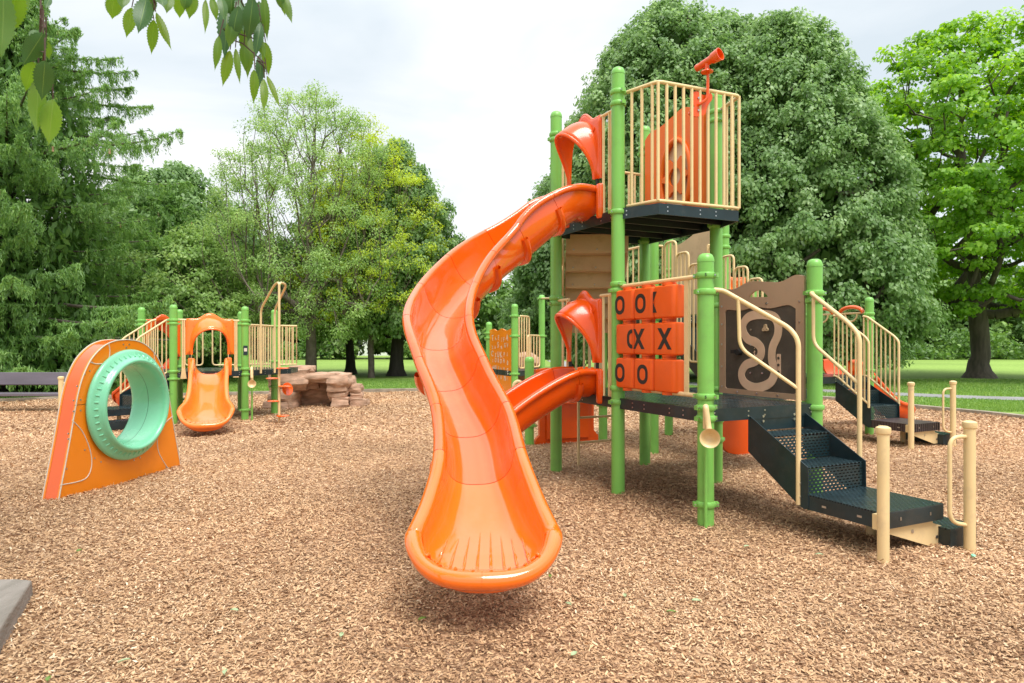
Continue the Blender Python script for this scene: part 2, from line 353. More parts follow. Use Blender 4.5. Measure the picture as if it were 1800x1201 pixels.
def text_into(mb, body, size, mat, matidx=0):
    c = bpy.data.curves.new('t', 'FONT'); c.body = body; c.size = size; c.align_x = 'CENTER'; c.align_y = 'CENTER'; c.extrude = .001; c.offset = size*.012
    o = bpy.data.objects.new('t', c); COL.objects.link(o); bpy.context.view_layer.update()
    me = bpy.data.meshes.new_from_object(o)
    old = mb.cur; mb.cur = matidx
    mb.add([mat @ v.co for v in me.vertices], [tuple(p.vertices) for p in me.polygons]); mb.cur = old
    bpy.data.objects.remove(o); bpy.data.curves.remove(c); bpy.data.meshes.remove(me)
def clamp_into(mb, x, y, z, deg=0, h=.042, r=.0635):
    m = Matrix.Translation((x, y, z)) @ Matrix.Rotation(R(deg), 4, 'Z')
    mb.lathe([(r-.002,-h/2-.006),(r+.009,-h/2),(r+.014,-h/4),(r+.014,h/4),(r+.009,h/2),(r-.002,h/2+.006)], 24, m)
    for sgn in (1, -1):
        mb.box(m @ Vector((sgn*(r+.020), 0, 0)), (.030, .040, h*.8), R(deg))
        old = mb.cur; mb.cur = 1
        mb.tube([m @ Vector((sgn*(r+.024), -.026, 0)), m @ Vector((sgn*(r+.024), .026, 0))], .007, 6); mb.cur = old
def post(parent, x, y, h, clamps=(), r=.0635, label=None):
    mb = MB(); f = Matrix.Translation((x, y, 0))
    mb.lathe([(r,-.15),(r,h-.07),(r+.0025,h-.07),(r+.0025,h-.055),(r*.96,h-.035),(r*.80,h-.014),(r*.5,h-.003),(0,h)], 28, f)
    o = mb.build('post', 'green', parent, smooth=35)
    if label: o['label'] = label
    for c in clamps:
        z, dg = c if isinstance(c, tuple) else (c, 25)
        b = MB(); clamp_into(b, x, y, z, dg, r=r); b.build('clamp', ['green', 'steel'], o, smooth=35)
    return o
def catmull(P, n):
    P = np.array(P, float); out = []
    ext = np.vstack([2*P[0]-P[1], P, 2*P[-1]-P[-2]])
    for i in range(len(P)-1):
        p0, p1, p2, p3 = ext[i:i+4]
        for k in range(n):
            t = k/n; out.append(.5*((2*p1)+(-p0+p2)*t+(2*p0-5*p1+4*p2-p3)*t*t+(-p0+3*p1-3*p2+p3)*t**3))
    out.append(P[-1]); return np.array(out)

def merge(dst, *srcs):
    """fold small fixings into the mesh they are fixed to"""
    for src in srcs:
        off = len(dst.data.materials)
        for m in src.data.materials: dst.data.materials.append(m)
        bm = bmesh.new(); bm.from_mesh(dst.data); k = len(bm.faces); bm.from_mesh(src.data); bm.faces.ensure_lookup_table()
        for f in bm.faces[k:]: f.material_index += off
        bm.to_mesh(dst.data); bm.free(); bpy.data.objects.remove(src)

# ------------------------------------------------------------------ builders of play equipment
def slide_geo(K, front, n=9, nf=26):
    """stations of a slide: K = keys (x, y, z_rim, half_width, depth, roll radius); front = (x, y, z, roll radius, floor z)"""
    C = catmull(K, n); W = C[-1].copy(); ksta = [i*n for i in range(len(K))]
    zf = front[4]
    for i in range(1, nf+1):
        t = i/nf; ph = t*math.pi/2; s, c = math.sin(ph), math.cos(ph)
        x, y = W[0]+(front[0]-W[0])*s, W[1]+(front[1]-W[1])*s
        z = W[2]+(front[2]-W[2])*(s*s*(3-2*s)); hw = max(W[3]*c**.92, .0005)
        rr = W[5]+(front[3]-W[5])*t; z0 = (W[2]-W[4])+(zf-(W[2]-W[4]))*min(1, t*2)
        C = np.vstack([C, [x, y, z, hw, max(z-z0, 0)*(1-t**5), rr]])
    N = len(C); st = []
    cen = [Vector(c[:3]) for c in C]
    T = [(cen[min(i+1,N-1)]-cen[max(i-1,0)]) for i in range(N)]
    Th = [Vector((t.x, t.y, 0)).normalized() for t in T]
    L = [cen[i]+Vector((-Th[i].y, Th[i].x, 0))*C[i][3] for i in range(N)]
    Rr = [cen[i]-Vector((-Th[i].y, Th[i].x, 0))*C[i][3] for i in range(N)]
    def nrm(B, i, sg):
        a, b = B[max(i-1,0)], B[min(i+1,N-1)]
        if i == N-1: return Th[-1].copy()
        t = Vector((b.x-a.x, b.y-a.y, 0)).normalized(); v = Vector((-t.y, t.x, 0))*sg
        return v
    for i in range(N):
        t3 = T[i].normalized(); D = Vector((0,0,-1)); D = (D - t3*D.dot(t3)).normalized()
        if i >= ksta[-1]: D = (D*(1-(i-ksta[-1])/nf) + Vector((0,0,-1))*((i-ksta[-1])/nf)).normalized()
        st.append(dict(c=cen[i], L=L[i], R=Rr[i], NL=nrm(L, i, 1), NR=nrm(Rr, i, -1), D=D, T=t3, dep=C[i][4], rr=C[i][5]))
    return st, ksta
M_SE = 2.7
def slide_row(q, off=0.0, ns=24):
    rr = q['rr']-off; pl = q['L']-q['NL']*rr; pr = q['R']-q['NR']*rr
    mid, half = (pl+pr)/2, (pl-pr)/2; dep = q['dep']+off; out = []
    for j in range(ns+1):
        th = math.pi*j/ns; c, s = math.cos(th), math.sin(th)
        out.append(mid + half*math.copysign(abs(c)**(2/M_SE), c) + q['D']*dep*(max(s,0)**(2/M_SE)))
    return out
def roll_row(q, side, n=13):
    B, Nn = (q['L'], q['NL']) if side > 0 else (q['R'], q['NR']); U = -q['D']; rr = q['rr']
    return [B + (-Nn*math.cos(a) + U*math.sin(a))*rr for a in [R(-15+265*j/n) for j in range(n+1)]]
def slide(parent, K, front, seams, mat, name='slide', label=None, ridges=8, ridge_len=.66, nf=26, exit_mat=None):
    st, ks = slide_geo(K, front, nf=nf); cuts = [0]+[ks[k] for k in seams]+[len(st)-1]; first = None
    for a, b in zip(cuts[:-1], cuts[1:]):
        mb = MB(); rng = []
        for i in range(a, b+1):
            q = dict(st[i])
            if i == b and b != len(st)-1:
                for k in ('L','R','c'): q[k] = q[k]-q['T']*.005
            rng.append(q)
        mb.grid([slide_row(q) for q in rng]); mb.grid([list(reversed(slide_row(q, .026))) for q in rng])
        for sd_ in (1, -1): mb.grid([roll_row(q, sd_) for q in rng])
        e = rng[-1]; mb.grid([slide_row(e), slide_row(e, .026)]); e = rng[0]; mb.grid([slide_row(e), slide_row(e, .026)])
        o = mb.build(name if first is None else 'chute_section', exit_mat if exit_mat and b == len(st)-1 else mat, first or parent, smooth=60)
        if first is None:
            first = o
            if label: o['label'] = label
    for k in seams[:-1] + ([seams[-1]] if len(seams) > 2 else []):
        i = ks[k]; rows = []
        for dt, of in ((-.036,.020),(-.028,.052),(-.004,.066),(.004,.066),(.028,.052),(.036,.020)):
            q = dict(st[i])
            for kk in ('L','R','c'): q[kk] = q[kk]+q['T']*dt
            rows.append(slide_row(q, of)[2:-2])
        mb = MB(); mb.grid(rows)
        for j in (3, 8, len(rows[0])-9, len(rows[0])-4):
            p = rows[0][j]; mb.cur = 1; mb.ball(p - st[i]['T']*.004, .008, 6); mb.cur = 0
        mb.build('flange', [mat, 'steel'], first)
    if ridges:
        P = [p for q in st[ks[-3]:] for p in slide_row(q, 0, 60)] + [p for q in st[ks[-1]:] for s_ in (1,-1) for p in roll_row(q, s_, 24)[:14]]
        P = np.array([tuple(p) for p in P]); Wc, Fc = st[ks[-1]]['c'], st[-1]['c']; ax = (Fc-Wc); ax.z = 0; fl = ax.length; ax.normalize(); lat = Vector((-ax.y, ax.x, 0)); wmax = K[-1][3]
        mb = MB()
        for k in range(ridges):
            u = (k-(ridges-1)/2)/((ridges-1)/2)
            ang = u*.86; e2 = Wc + ax*fl*math.cos(ang) + lat*wmax*math.sin(ang); e1 = Wc + ax*(fl-ridge_len*(1-.2*abs(u))) + lat*wmax*u*.56
            pts = []
            for j in range(31):
                p = e1.lerp(e2, j/30); d = (P[:,0]-p.x)**2+(P[:,1]-p.y)**2; i5 = np.argsort(d)[:5]; z = P[i5[np.argmax(P[i5,2])],2] if j > 24 else P[i5,2].mean()
                pts.append(Vector((p.x, p.y, z+.003)))
            mb.tube(pts, .006, 8, radii=[.001]+[.003+.0055*min(1,j/12) for j in range(28)]+[.008,.005])
        merge(o, mb.build('ridges', exit_mat or mat, first))
    return first

def hood(parent, fr, w, z0, z1, bulge, mat, drop=.16, bump=.10, label=None):
    """moulded entrance hood: panel in the local xz plane, arch swelling towards local -y"""
    h = z1-z0; n = 60; wi = w/2-.085; lipz = z1-drop; back, mid, rim = [], [], []
    for i in range(n+1):
        t = i/n; a = math.pi*t; c, s = math.cos(a), math.sin(a)
        # back: rectangular outline with a hump
        big = max(abs(c), s*(.82)); x = -c/big; zz = s*.82/big
        zb = z0 + h*min(1, zz*1.0); 
        hump = bump*(.5+.5*math.cos(x*math.pi/.62)) if zz > .999 and abs(x) < .62 else 0
        back.append(Vector((x*w/2, 0, zb+hump)))
        mid.append(Vector((-c*(wi+.030), -.012, z0 + (z1+bump*.55-.035-z0)*s**.62)))
        o = bulge*s**1.35
        rim.append(Vector((-math.copysign(abs(c)**.9, c)*(wi+.004), -.03-o, z0 + (lipz-z0)*s**.70)))
    rows = [[fr@p for p in back]]
    for k in range(1, 4): rows.append([fr@(b.lerp(m, k/3)) for b, m in zip(back, mid)])
    for k in range(1, 8):
        t = k/7; r = []
        for m, q in zip(mid, rim):
            p = m.lerp(q, t); p.z += .035*math.sin(math.pi*t)*((p.z-z0)/h); r.append(fr@p)
        rows.append(r)
    mb = MB(); mb.grid(rows); o = mb.build('entrance_hood', mat, parent, smooth=45, solid=.03)
    lip = MB(); lip.tube([fr@q for q in rim], .019, 8); lip.tube([fr@(p+Vector((0,0,0))) for p in back[:]], .017, 8)
    for sx in (-1, 1): lip.tube([fr@Vector((sx*w*.34, -.0, z1-.10)), fr@Vector((sx*w*.34, -.03, z1-.10))], .022, 14)
    lip.build('hood_lip', mat, o, smooth=45)
    for sx in (-1, 1):
        rods = MB(); rods.tube([fr@Vector((sx*(wi+.03), -.01, z0-.14)), fr@Vector((sx*(wi+.03), -.01, z0+.02))], .017, 10)
        rods.build('support_rod', 'rubber', o)
    if label: o['label'] = label
    return o

def deck(parent, fr, poly, z, th=.10, top='deck', label=None, bolts=True, skip=()):
    mb = MB(fr); n = len(poly); mb.cur = 0
    mb.add([(x, y, z) for x, y in poly], [tuple(range(n))]); mb.cur = 1
    c = sum(x for x, y in poly)/n, sum(y for x, y in poly)/n
    ins = [(x+(c[0]-x)*.015, y+(c[1]-y)*.015) for x, y in poly]
    for i in range(n):
        j = (i+1)%n; a, b, ai, bi = poly[i], poly[j], ins[i], ins[j]
        mb.add([(*a,z),(*b,z),(*b,z-th),(*a,z-th),(*ai,z-th),(*bi,z-th),(*bi,z-.012),(*ai,z-.012)], [(0,1,2,3),(3,2,5,4),(4,5,6,7)])
        if bolts and i not in skip:
            L = math.dist(a, b); k = max(2, int(L/.17)); dx, dy = (b[0]-a[0])/L, (b[1]-a[1])/L
            mb.cur = 3
            for q in range(k):
                if q % 3 == 1: continue
                t = (q+.5)/k*L
                for zz in (z-.03, z-.068):
                    p = Vector((a[0]+dx*t, a[1]+dy*t, zz)); nn = Vector((dy, -dx, 0)) 
                    if nn.dot(Vector((p.x-c[0], p.y-c[1], 0))) < 0: nn = -nn
                    mb.tube([p, p+nn*.004], .007, 8)
            mb.cur = 1
    mb.cur = 2
    mb.add([(x, y, z-.012) for x, y in ins], [tuple(reversed(range(n)))])
    xs = [p[0] for p in ins]; ys = [p[1] for p in ins]
    for k in range(1, 5):
        yy = min(ys)+(max(ys)-min(ys))*k/5
        cr_ = []
        for i in range(n):
            a, b = ins[i], ins[(i+1)%n]
            if (a[1]-yy)*(b[1]-yy) < 0: t = (yy-a[1])/(b[1]-a[1]); cr_.append(a[0]+(b[0]-a[0])*t)
        if len(cr_) == 2:
            x0, x1 = sorted(cr_); mb.box(((x0+x1)/2, yy, z-.045), (x1-x0-.02, .03, .06))
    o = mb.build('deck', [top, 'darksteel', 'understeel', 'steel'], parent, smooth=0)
    if label: o['label'] = label
    return o

def plate(mb, fr, loops, d):
    """flat plate in the local xz plane (front at y=0, back at y=d) with holes"""
    from mathutils.geometry import tessellate_polygon
    L3 = [[Vector((x, z, 0)) for x, z in lp] for lp in loops]; tri = tessellate_polygon(L3)
    flat = [p for lp in loops for p in lp]; n = len(flat)
    vs = [fr@Vector((x, 0, z)) for x, z in flat]+[fr@Vector((x, d, z)) for x, z in flat]
    fs = [tuple(t) for t in tri]+[tuple(reversed([i+n for i in t])) for t in tri]; o = 0
    for lp in loops:
        k = len(lp)
        for i in range(k): a, b = o+i, o+(i+1)%k; fs.append((a, b, b+n, a+n))
        o += k
    mb.add(vs, fs)
def rrect(x0, z0, x1, z1, r, n=5):
    out = []
    for cx, cz, a0 in ((x1-r,z1-r,0),(x0+r,z1-r,90),(x0+r,z0+r,180),(x1-r,z0+r,270)):
        for k in range(n+1):
            a = R(a0+90*k/n); out.append((cx+r*math.cos(a), cz+r*math.sin(a)))
    return out
def smoothline(pts, closed=False, n=8):
    P = [tuple(p)+(0,) if len(p) == 2 else tuple(p) for p in pts]
    if closed:
        q = P[-1:]+P+P[:2]; C = catmull(q, n); C = C[n:-n]; C = C[:-1]
    else: C = catmull(P, n)
    return [tuple(c[:len(pts[0])]) for c in C]

def railing(parent, fr, top, bot, nb, r=.017, rb=.0125, ends=True, name='railing', t0=0, t1=1):
    """balustrade between two polylines (same count) in frame fr"""
    mb = MB(fr); top = [Vector(p) for p in top]; bot = [Vector(p) for p in bot]
    def at(pl, t):
        L = [(pl[i+1]-pl[i]).length for i in range(len(pl)-1)]; s_ = t*sum(L)
        for i, l_ in enumerate(L):
            if s_ <= l_ or i == len(L)-1: return pl[i].lerp(pl[i+1], min(1, s_/l_))
            s_ -= l_
    mb.tube(fil(top, .06), r, 10); mb.tube(fil(bot, .06), r*.9, 10)
    for k in range(nb):
        t = t0+(t1-t0)*(k+.5)/nb if not ends else t0+(t1-t0)*k/(nb-1)
        a, b = at(top, t), at(bot, t); b = Vector((a.x, a.y, b.z)) if (Vector((a.x-b.x, a.y-b.y, 0)).length < .05) else b
        mb.tube([b, a], rb, 8)
    return mb.build(name, 'cream', parent)
def loop_rail(parent, fr, p, q, z0, z1, nb=2, r=.015, name='railing', zq0=None, zq1=None):
    """closed rounded loop of tube between plan points p and q, with nb bars inside"""
    zq0 = z0 if zq0 is None else zq0; zq1 = z1 if zq1 is None else zq1
    P, Q = Vector((*p, 0)), Vector((*q, 0)); mb = MB(fr)
    c = [P+Vector((0,0,z0)), Q+Vector((0,0,zq0)), Q+Vector((0,0,zq1)), P+Vector((0,0,z1))]
    m = (c[0]+c[1])/2; pts = fil([m, c[1], c[2], c[3], c[0], m], .07)[:-1]
    mb.tube(pts, r, 10, closed=True)
    for k in range(nb):
        t = (k+1)/(nb+1); mb.tube([c[0].lerp(c[1], t), c[3].lerp(c[2], t)], r*.85, 8)
    return mb.build(name, 'cream', parent)

def bollard(parent, x, y, h, r=.036, handle=None):
    mb = MB(); mb.lathe([(r,-.1),(r,h-.055),(r+.006,h-.05),(r+.010,h-.03),(r+.008,h-.012),(r*.7,h-.002),(0,h)], 24, Matrix.Translation((x, y, 0)))
    o = mb.build('bollard', 'cream', parent, smooth=35)
    if handle is not None:
        d = Vector((math.cos(handle), math.sin(handle), 0))*.16; p = Vector((x, y, 0)); b = MB()
        b.tube(fil([p+Vector((0,0,.80)), p+d+Vector((0,0,.80)), p+d+Vector((0,0,.22)), p+Vector((0,0,.19))], .08, 8), .014, 10)
        b.build('handle', 'cream', o)
    return o

def stairs(parent, fr, rails='plain', landing='deck', bol=True, label=None, lab_landing=None):
    """four-rise stair leaving the local edge y=0 (deck 0.91 m) towards -y, between x=.45 and 1.07"""
    x0, x1 = .455, 1.065; hs = [(.715,-.02,-.265),(.52,-.285,-.56)]
    sm = MB(fr)
    for sx in (x0-.008, x1+.004):
        out = [(0.0,.86),(0.0,.56),(-.50,.235),(-.555,.215),(-.59,.235),(-.585,.53)]
        sm.prism([(y, z) for y, z in out], .008, Matrix.Translation((sx,0,0))@Matrix.Rotation(R(90),4,'Z')@Matrix.Scale(1,4))
    st = sm.build('staircase', 'darksteel', parent, smooth=0, bevel=.002)
    if label: st['label'] = label
    for z, ya, yb in hs:
        t = MB(fr); t.cur = 0
        t.box(((x0+x1)/2, (ya+yb)/2, z-.005), (x1-x0-.012, ya-yb, .01)); t.cur = 1
        t.box(((x0+x1)/2, yb+.003, z-.105), (x1-x0-.012, .005, .185)); t.build('tread', ['deck', 'riser'], st, smooth=0, bevel=.004)
    t = MB(fr); t.cur = 1; t.box(((x0+x1)/2, -.012, .805), (x1-x0-.012, .005, .16)); t.cur = 2
    for xx in (x0+.13, x1-.13):
        for zz in (.84, .80): t.tube([(xx, -.014, zz), (xx, -.024, zz)], .011, 10)
    t.build('riser', ['riser', 'darksteel', 'steel'], st, smooth=0)
    # landing and low side step
    L = MB(fr); yl0, yl1, z = -.56, -1.17, .33; L.cur = 0
    L.box(((x0+x1)/2, (yl0+yl1)/2, z-.005), (x1-x0+.02, yl0-yl1, .01)); L.cur = 1
    for a, b, c, d in (((x0+x1)/2, yl1+.003, x1-x0+.02, .006), ((x0+x1)/2, yl0-.003, x1-x0+.02, .006), (x0-.007, (yl0+yl1)/2, .006, yl0-yl1-.014), (x1+.007, (yl0+yl1)/2, .006, yl0-yl1-.014)):
        L.box((a, b, z-.06), (c, d, .10))
    L.cur = 2
    for xx, yy in ((x0-.011, -.72), (x0-.011, -1.0)): L.box((xx, yy, z-.06), (.003, .035, .014))
    for xx in (.62, .93): L.box((xx, yl1-.002, z-.055), (.012, .003, .022))
    lo = L.build('landing', [landing, 'darksteel' if landing == 'deck' else landing, 'steel'], parent, smooth=0, bevel=.003)
    if lab_landing: lo['label'] = lab_landing
    s2 = MB(fr); s2.cur = 0; s2.box((1.23, -.93, .155), (.30, .56, .01)); s2.cur = 1
    s2.box((1.23, -1.207, .085), (.30, .006, .13)); s2.box((1.376, -.93, .085), (.006, .56, .13)); s2.box((1.084, -.93, .085), (.006, .56, .13))
    s2.build('low_step', ['deck', 'darksteel'], lo, smooth=0)
    b = MB(fr); b.prism([(.56,.235),(1.02,.235),(1.02,.19),(1.12,.16),(1.12,.03),(1.0,.03),(.56,.17)], .012, Matrix.Translation((0, -1.13, 0))); b.cur = 1
    for xx, zz in ((.80, .16), (1.06, .09)): b.tube([(xx, -1.135, zz), (xx, -1.128, zz)], .013, 8)
    b.cur = 0; b.tube([(.90,-.75,-.1),(.90,-.75,.24)], .035, 14)
    b.build('bracket', ['cream', 'steel'], lo, smooth=40)
    if bol:
        p = fr@Vector((.385, -1.215, 0)); bollard(parent, p.x, p.y, .91)
        m = MB(fr); m.box((.42, -1.155, .275), (.05, .05, .10)); m.build('bracket', 'cream', lo)
        p = fr@Vector((1.40, -1.29, 0)) if bol == 2 else fr@Vector((1.19, -1.275, 0)); dd = fr.to_3x3()@Vector((-1, .25, 0))
        bollard(parent, p.x, p.y, .91, handle=math.atan2(dd.y, dd.x))
    if rails == 'plain':
        a = MB(fr)
        a.tube(fil([(.05,-.03,1.855),(.12,-.06,1.85),(.43,-.43,1.55),(.44,-.50,1.46),(.44,-.50,.24)], .10, 8), .018, 12)
        a.tube(fil([(.19,-.15,1.79),(.20,-.155,1.40),(.435,-.50,1.10)], .08, 6), .0145, 10)
        a.cur = 1
        for zz in (.30, .40): a.tube([(.44,-.515,zz),(.44,-.525,zz)], .009, 6)
        a.build('handrail', ['cream', 'steel'], parent)
        a = MB(fr)
        a.tube(fil([(1.17,-.02,1.86),(1.09,-.05,1.86),(1.08,-.42,1.60),(1.08,-.52,1.50),(1.08,-.52,.50)], .07, 8), .018, 12)
        a.tube(fil([(1.09,-.08,1.82),(1.09,-.08,1.43),(1.08,-.51,1.12)], .08, 6), .0145, 10)
        a.build('handrail', 'cream', parent)
    else:
        for xx in (.43, 1.085):
            mb = MB(fr); T = [(xx,.02,1.84),(xx,-.05,1.83),(xx,-.50,1.52),(xx,-.56,1.45),(xx,-.56,.50)]; B = [(xx,.02,.93),(xx,-.05,.92),(xx,-.55,.56)]
            mb.tube(fil(T, .05), .017, 10); mb.tube(fil(B, .04), .015, 10)
            for k in range(8):
                y = .01-.072*k; zt = 1.84 if y > -.05 else 1.83-(-.05-y)*.69; zb = .92 if y > -.05 else .92-(-.05-y)*.72
                mb.tube([(xx, y, zb), (xx, y, zt)], .0115, 8)
            mb.build('railing', 'cream', parent)
    return st

# ------------------------------------------------------------------ main play structure
AX, AY, YAW = 1.515, 5.205, 25.3
F = frame(AX, AY, YAW)
def w(a, y, z=0): return F@Vector((a, y, z))
play = thing('play_structure', 'large green-posted playground tower with the long curved orange slide, dark steps and letter blocks', 'play structure', w(.6, 1.2))
def lpost(a, y, h, clamps=(), label=None): p = w(a, y); return post(play, p.x, p.y, h, clamps, label=label)
lpost(0, 0, 2.14, [(1.965,-40),(1.837,20),(1.02,-40),(.935,25),(.85,25),(.18,0)])
lpost(1.2, 0, 2.16, [(1.865,10),(1.80,30),(.885,25),(.40,25)])
lpost(0, 1.2, 4.04, [(3.80,115),(3.69,115),(2.67,25),(1.99,100),(1.93,25),(1.01,100),(.88,25)], label='tall green post at the front left corner of the high deck')
lpost(1.2, 1.2, 4.0, [(3.79,115),(3.70,115),(2.63,25),(1.94,25),(1.82,25),(.97,25),(.65,25),(.45,25)])
lpost(0, 2.4, 4.0, [(3.74,115),(3.68,25),(1.93,115),(1.87,25),(.88,25)])
lpost(1.2, 2.4, 4.0, [(3.74,115),(3.66,25),(2.63,25)])
# high deck with its bay
deck(play, F, [(-.02,1.2),(.17,.80),(1.09,.775),(1.22,1.2),(1.22,2.42),(-.02,2.42)], 2.70, label='dark perforated deck high under the railed lookout bay')
deck(play, F, [(-.02,-.02),(1.22,-.02),(1.22,2.42),(-.02,2.42)], .92, label='low dark deck beneath the letter blocks')
# bay railing
Tz, Bz = 3.80, 2.725
path = [(.07,1.15),(.17,.815),(1.10,.775),(1.20,1.13)]
mb = MB(F); mb.tube(fil([(*p, Tz) for p in path], .05, 6), .0175, 12); mb.tube(fil([(*p, Bz) for p in path], .05, 6), .016, 12)
pts = [Vector((*p, 0)) for p in path]; Ls = [(pts[i+1]-pts[i]).length for i in range(3)]
for i, cnt in enumerate((3, 10, 3)):
    for k in range(cnt):
        t = (k+.45)/cnt if i == 0 else (k+(.0 if i == 1 else .0))/cnt
        if i == 2: t = (k+.05)/cnt
        p = pts[i].lerp(pts[i+1], t); mb.tube([(p.x, p.y, Bz), (p.x, p.y, Tz)], .0145, 10)
mb.build('railing', 'cream', play)['label'] = 'cream barred railing bowed round the high lookout bay'
# rails beside the two hoods and on the high back side
for z0, z1 in ((2.72, 3.66), (.95, 1.90)):
    for ya, yb, ys_ in ((1.25, 1.50, (1.30,1.345,1.45)), (2.12, 2.36, (2.15,2.25))):
        mb = MB(F); mb.tube([(0,ya,z1),(0,yb,z1)], .016, 10)
        for y in ys_: mb.tube([(0.0,y,z0-.06),(0.0,y,z1)], .014, 10)
        mb.box((0,ys_[0]+.02,z0-.05), (.012,.07,.10)); mb.build('railing', 'cream', play)
railing(play, F, [(.80,2.4,3.42),(1.14,2.4,3.42)], [(.80,2.4,2.76),(1.14,2.4,2.76)], 5)
loop_rail(play, F, (.03,2.42), (.14,2.42), 2.72, 3.45, 1)
for a, b in (((0.1,2.42),(.12,2.42)),):
    pass
mb = MB(F)
for xx in (.80, .845): mb.box((xx, 2.385, 3.10), (.035, .012, .68))
mb.build('upright_strip', 'cream', play)
railing(play, F, [(.05,2.4,1.85),(.36,2.4,1.85)], [(.05,2.4,.98),(.36,2.4,.98)], 4)
railing(play, F, [(.78,2.4,1.85),(1.14,2.4,1.85)], [(.78,2.4,.98),(1.14,2.4,.98)], 5)
mb = MB(F)
for xx in (.42, .50, .57): mb.box((xx, 2.38, 1.42), (.035, .012, .90))
mb.build('upright_strip', 'cream', play)

# hoods
FH = F@Matrix.Translation((0, 1.80, 0))@Matrix.Rotation(R(-90), 4, 'Z')
FHH = F@Matrix.Translation((0, 1.81, 0))@Matrix.Rotation(R(-90), 4, 'Z')
hood(play, FHH, .64, 3.06, 3.67, .27, 'slide_red', drop=.14, label='orange hood over the mouth of the long slide')
hood(play, FHH, .64, 1.24, 1.86, .27, 'slide_red', drop=.14, label='red-orange hood over the mouth of the short slide')

# long curved slide
K = []
for a, z, d in ((.02,2.955,.25),(-.24,2.955,.29),(-.52,2.845,.33),(-.94,2.535,.35)):
    p = w(a, 1.80); K.append((p.x, p.y, z, .265, d, .034))
K += [(-.385,6.10,2.235,.256,.34,.036),(-.555,5.72,1.925,.248,.33,.037),(-.585,5.28,1.63,.245,.31,.039),(-.440,4.86,1.31,.242,.29,.040),
      (-.268,4.46,1.01,.242,.27,.040),(-.195,4.08,.765,.250,.27,.040),(-.165,3.80,.565,.305,.25,.043),(-.15,3.55,.415,.374,.19,.047)]
slide(play, K, (-.145,3.235,.285,.046,.215), [2,3,4,5,6,7,8,9], 'slide', label='long curved bright orange slide chute', exit_mat='slide_exit')
mb = MB(); mb.tube([(-.17,3.86,-.1),(-.17,3.86,.24)], .04, 12); mb.build('slide_foot', 'tan', play)
def mouth(parent, fr, z0, z1, mat):       # moulded column either side of a slide mouth
    for sx in (-1, 1):
        mb = MB(fr@Matrix.Translation((sx*.315, -.01, 0))); mb.lathe([(0,z0),(.036,z0),(.045,z0+.02),(.045,z1-.02),(.036,z1),(0,z1+.004)], 20)
        mb.build('slide_mouth', mat, parent, bevel=.008)
mouth(play, FH, 2.66, 3.00, 'slide'); mouth(play, FH, .84, 1.18, 'slide_red')
# short slide
K = []
for a, z, d, hw in ((.02,1.15,.24,.27),(-.24,1.14,.25,.27),(-.55,1.02,.26,.27),(-.90,.82,.26,.27),(-1.16,.62,.25,.29),(-1.34,.46,.20,.34)):
    p = w(a, 1.80); K.append((p.x, p.y, z, hw, d, .034))
p = w(-1.60, 1.80); slide(play, K, (p.x, p.y, .24, .04, .17), [1, 4], 'slide_red', label='short red-orange slide behind the long one', ridges=0)

# letter block panel between the front left posts
fr_ = MB(F)
for z in (1.966, 1.02): fr_.tube([(0,.05,z),(0,1.15,z)], .019, 12)
for y in (.225, 1.165): fr_.box((0, y, 1.493), (.012, .05, .93))
lp = fr_.build('block_frame', 'cream', play)
def block(cy, cz, glyphs):
    b = MB(F); h, hx, r, hz, n = .140, .066, .036, .137, 6; rings = []
    for zz, ins in ((-hz,.014),(-hz+.010,.002),(-hz+.03,0),(hz-.03,0),(hz-.010,.002),(hz,.014)):
        rings.append([Vector((x*(hx-ins)/hx, y*(h-ins)/h+cy, cz+zz)) for x, y in rrect(-hx,-h,hx,h,r,n)])
    b.grid(rings, True); b.add(rings[0], [tuple(reversed(range(len(rings[0]))))]); b.add(rings[-1], [tuple(range(len(rings[0])))])
    b.cur = 0
    for s_ in (-1, 1): b.tube([(0,cy,cz+s_*hz), (0,cy,cz+s_*(hz+.024))], .06, 20)
    o = b.build('letter_block', ['block', 'ink'], play, smooth=30)
    for g, off in glyphs:
        t = MB(); m = F@Matrix.Translation((-hx-.0012, cy-off, cz))@Matrix(((0,0,-1,0),(-1,0,0,0),(0,1,0,0),(0,0,0,1)))
        stroke = []
        if g == 'O':
            t.cur = 0; t2 = rrect(-.076,-.086,.076,.086,.07,10); t1 = rrect(-.042,-.052,.042,.052,.040,10)
            loops = [t2, t1]
        else:
            a, bb, c = .068, .090, .025
            t2 = [(-a-c,bb),(-a+c,bb),(0,.034),(a-c,bb),(a+c,bb),(c-.001,0),(a+c,-bb),(a-c,-bb),(0,-.034),(-a+c,-bb),(-a-c,-bb),(-c+.001,0)]
            loops = [t2]
        lim = .134
        def clip(lp): return [(max(-lim-off, min(lim-off, x)), y) for x, y in lp]
        plate(t, m@Matrix.Rotation(R(90),4,'X')@Matrix.Scale(-1,4,(0,1,0)), [clip(q) for q in loops], .0015)
        t.build('painted_letter', 'ink', o, smooth=0)
ys = [1.015, .73, .445]; zs = [1.785, 1.473, 1.162]
G = [[[('O',-.06)],[('O',-.03)],[('X',-.175)]],[[('X',-.185),('O',.13)],[('X',-.06)],[('X',.02)]],[[('O',-.06)],[('O',.0)],[]]]
for i, z in enumerate(zs):
    for j, y in enumerate(ys): block(y, z, G[i][j])
mb = MB(F)
for y in ys: mb.tube([(0,y,1.02),(0,y,1.97)], .012, 8)
mb.build('block_spindle', 'slide_red', lp)
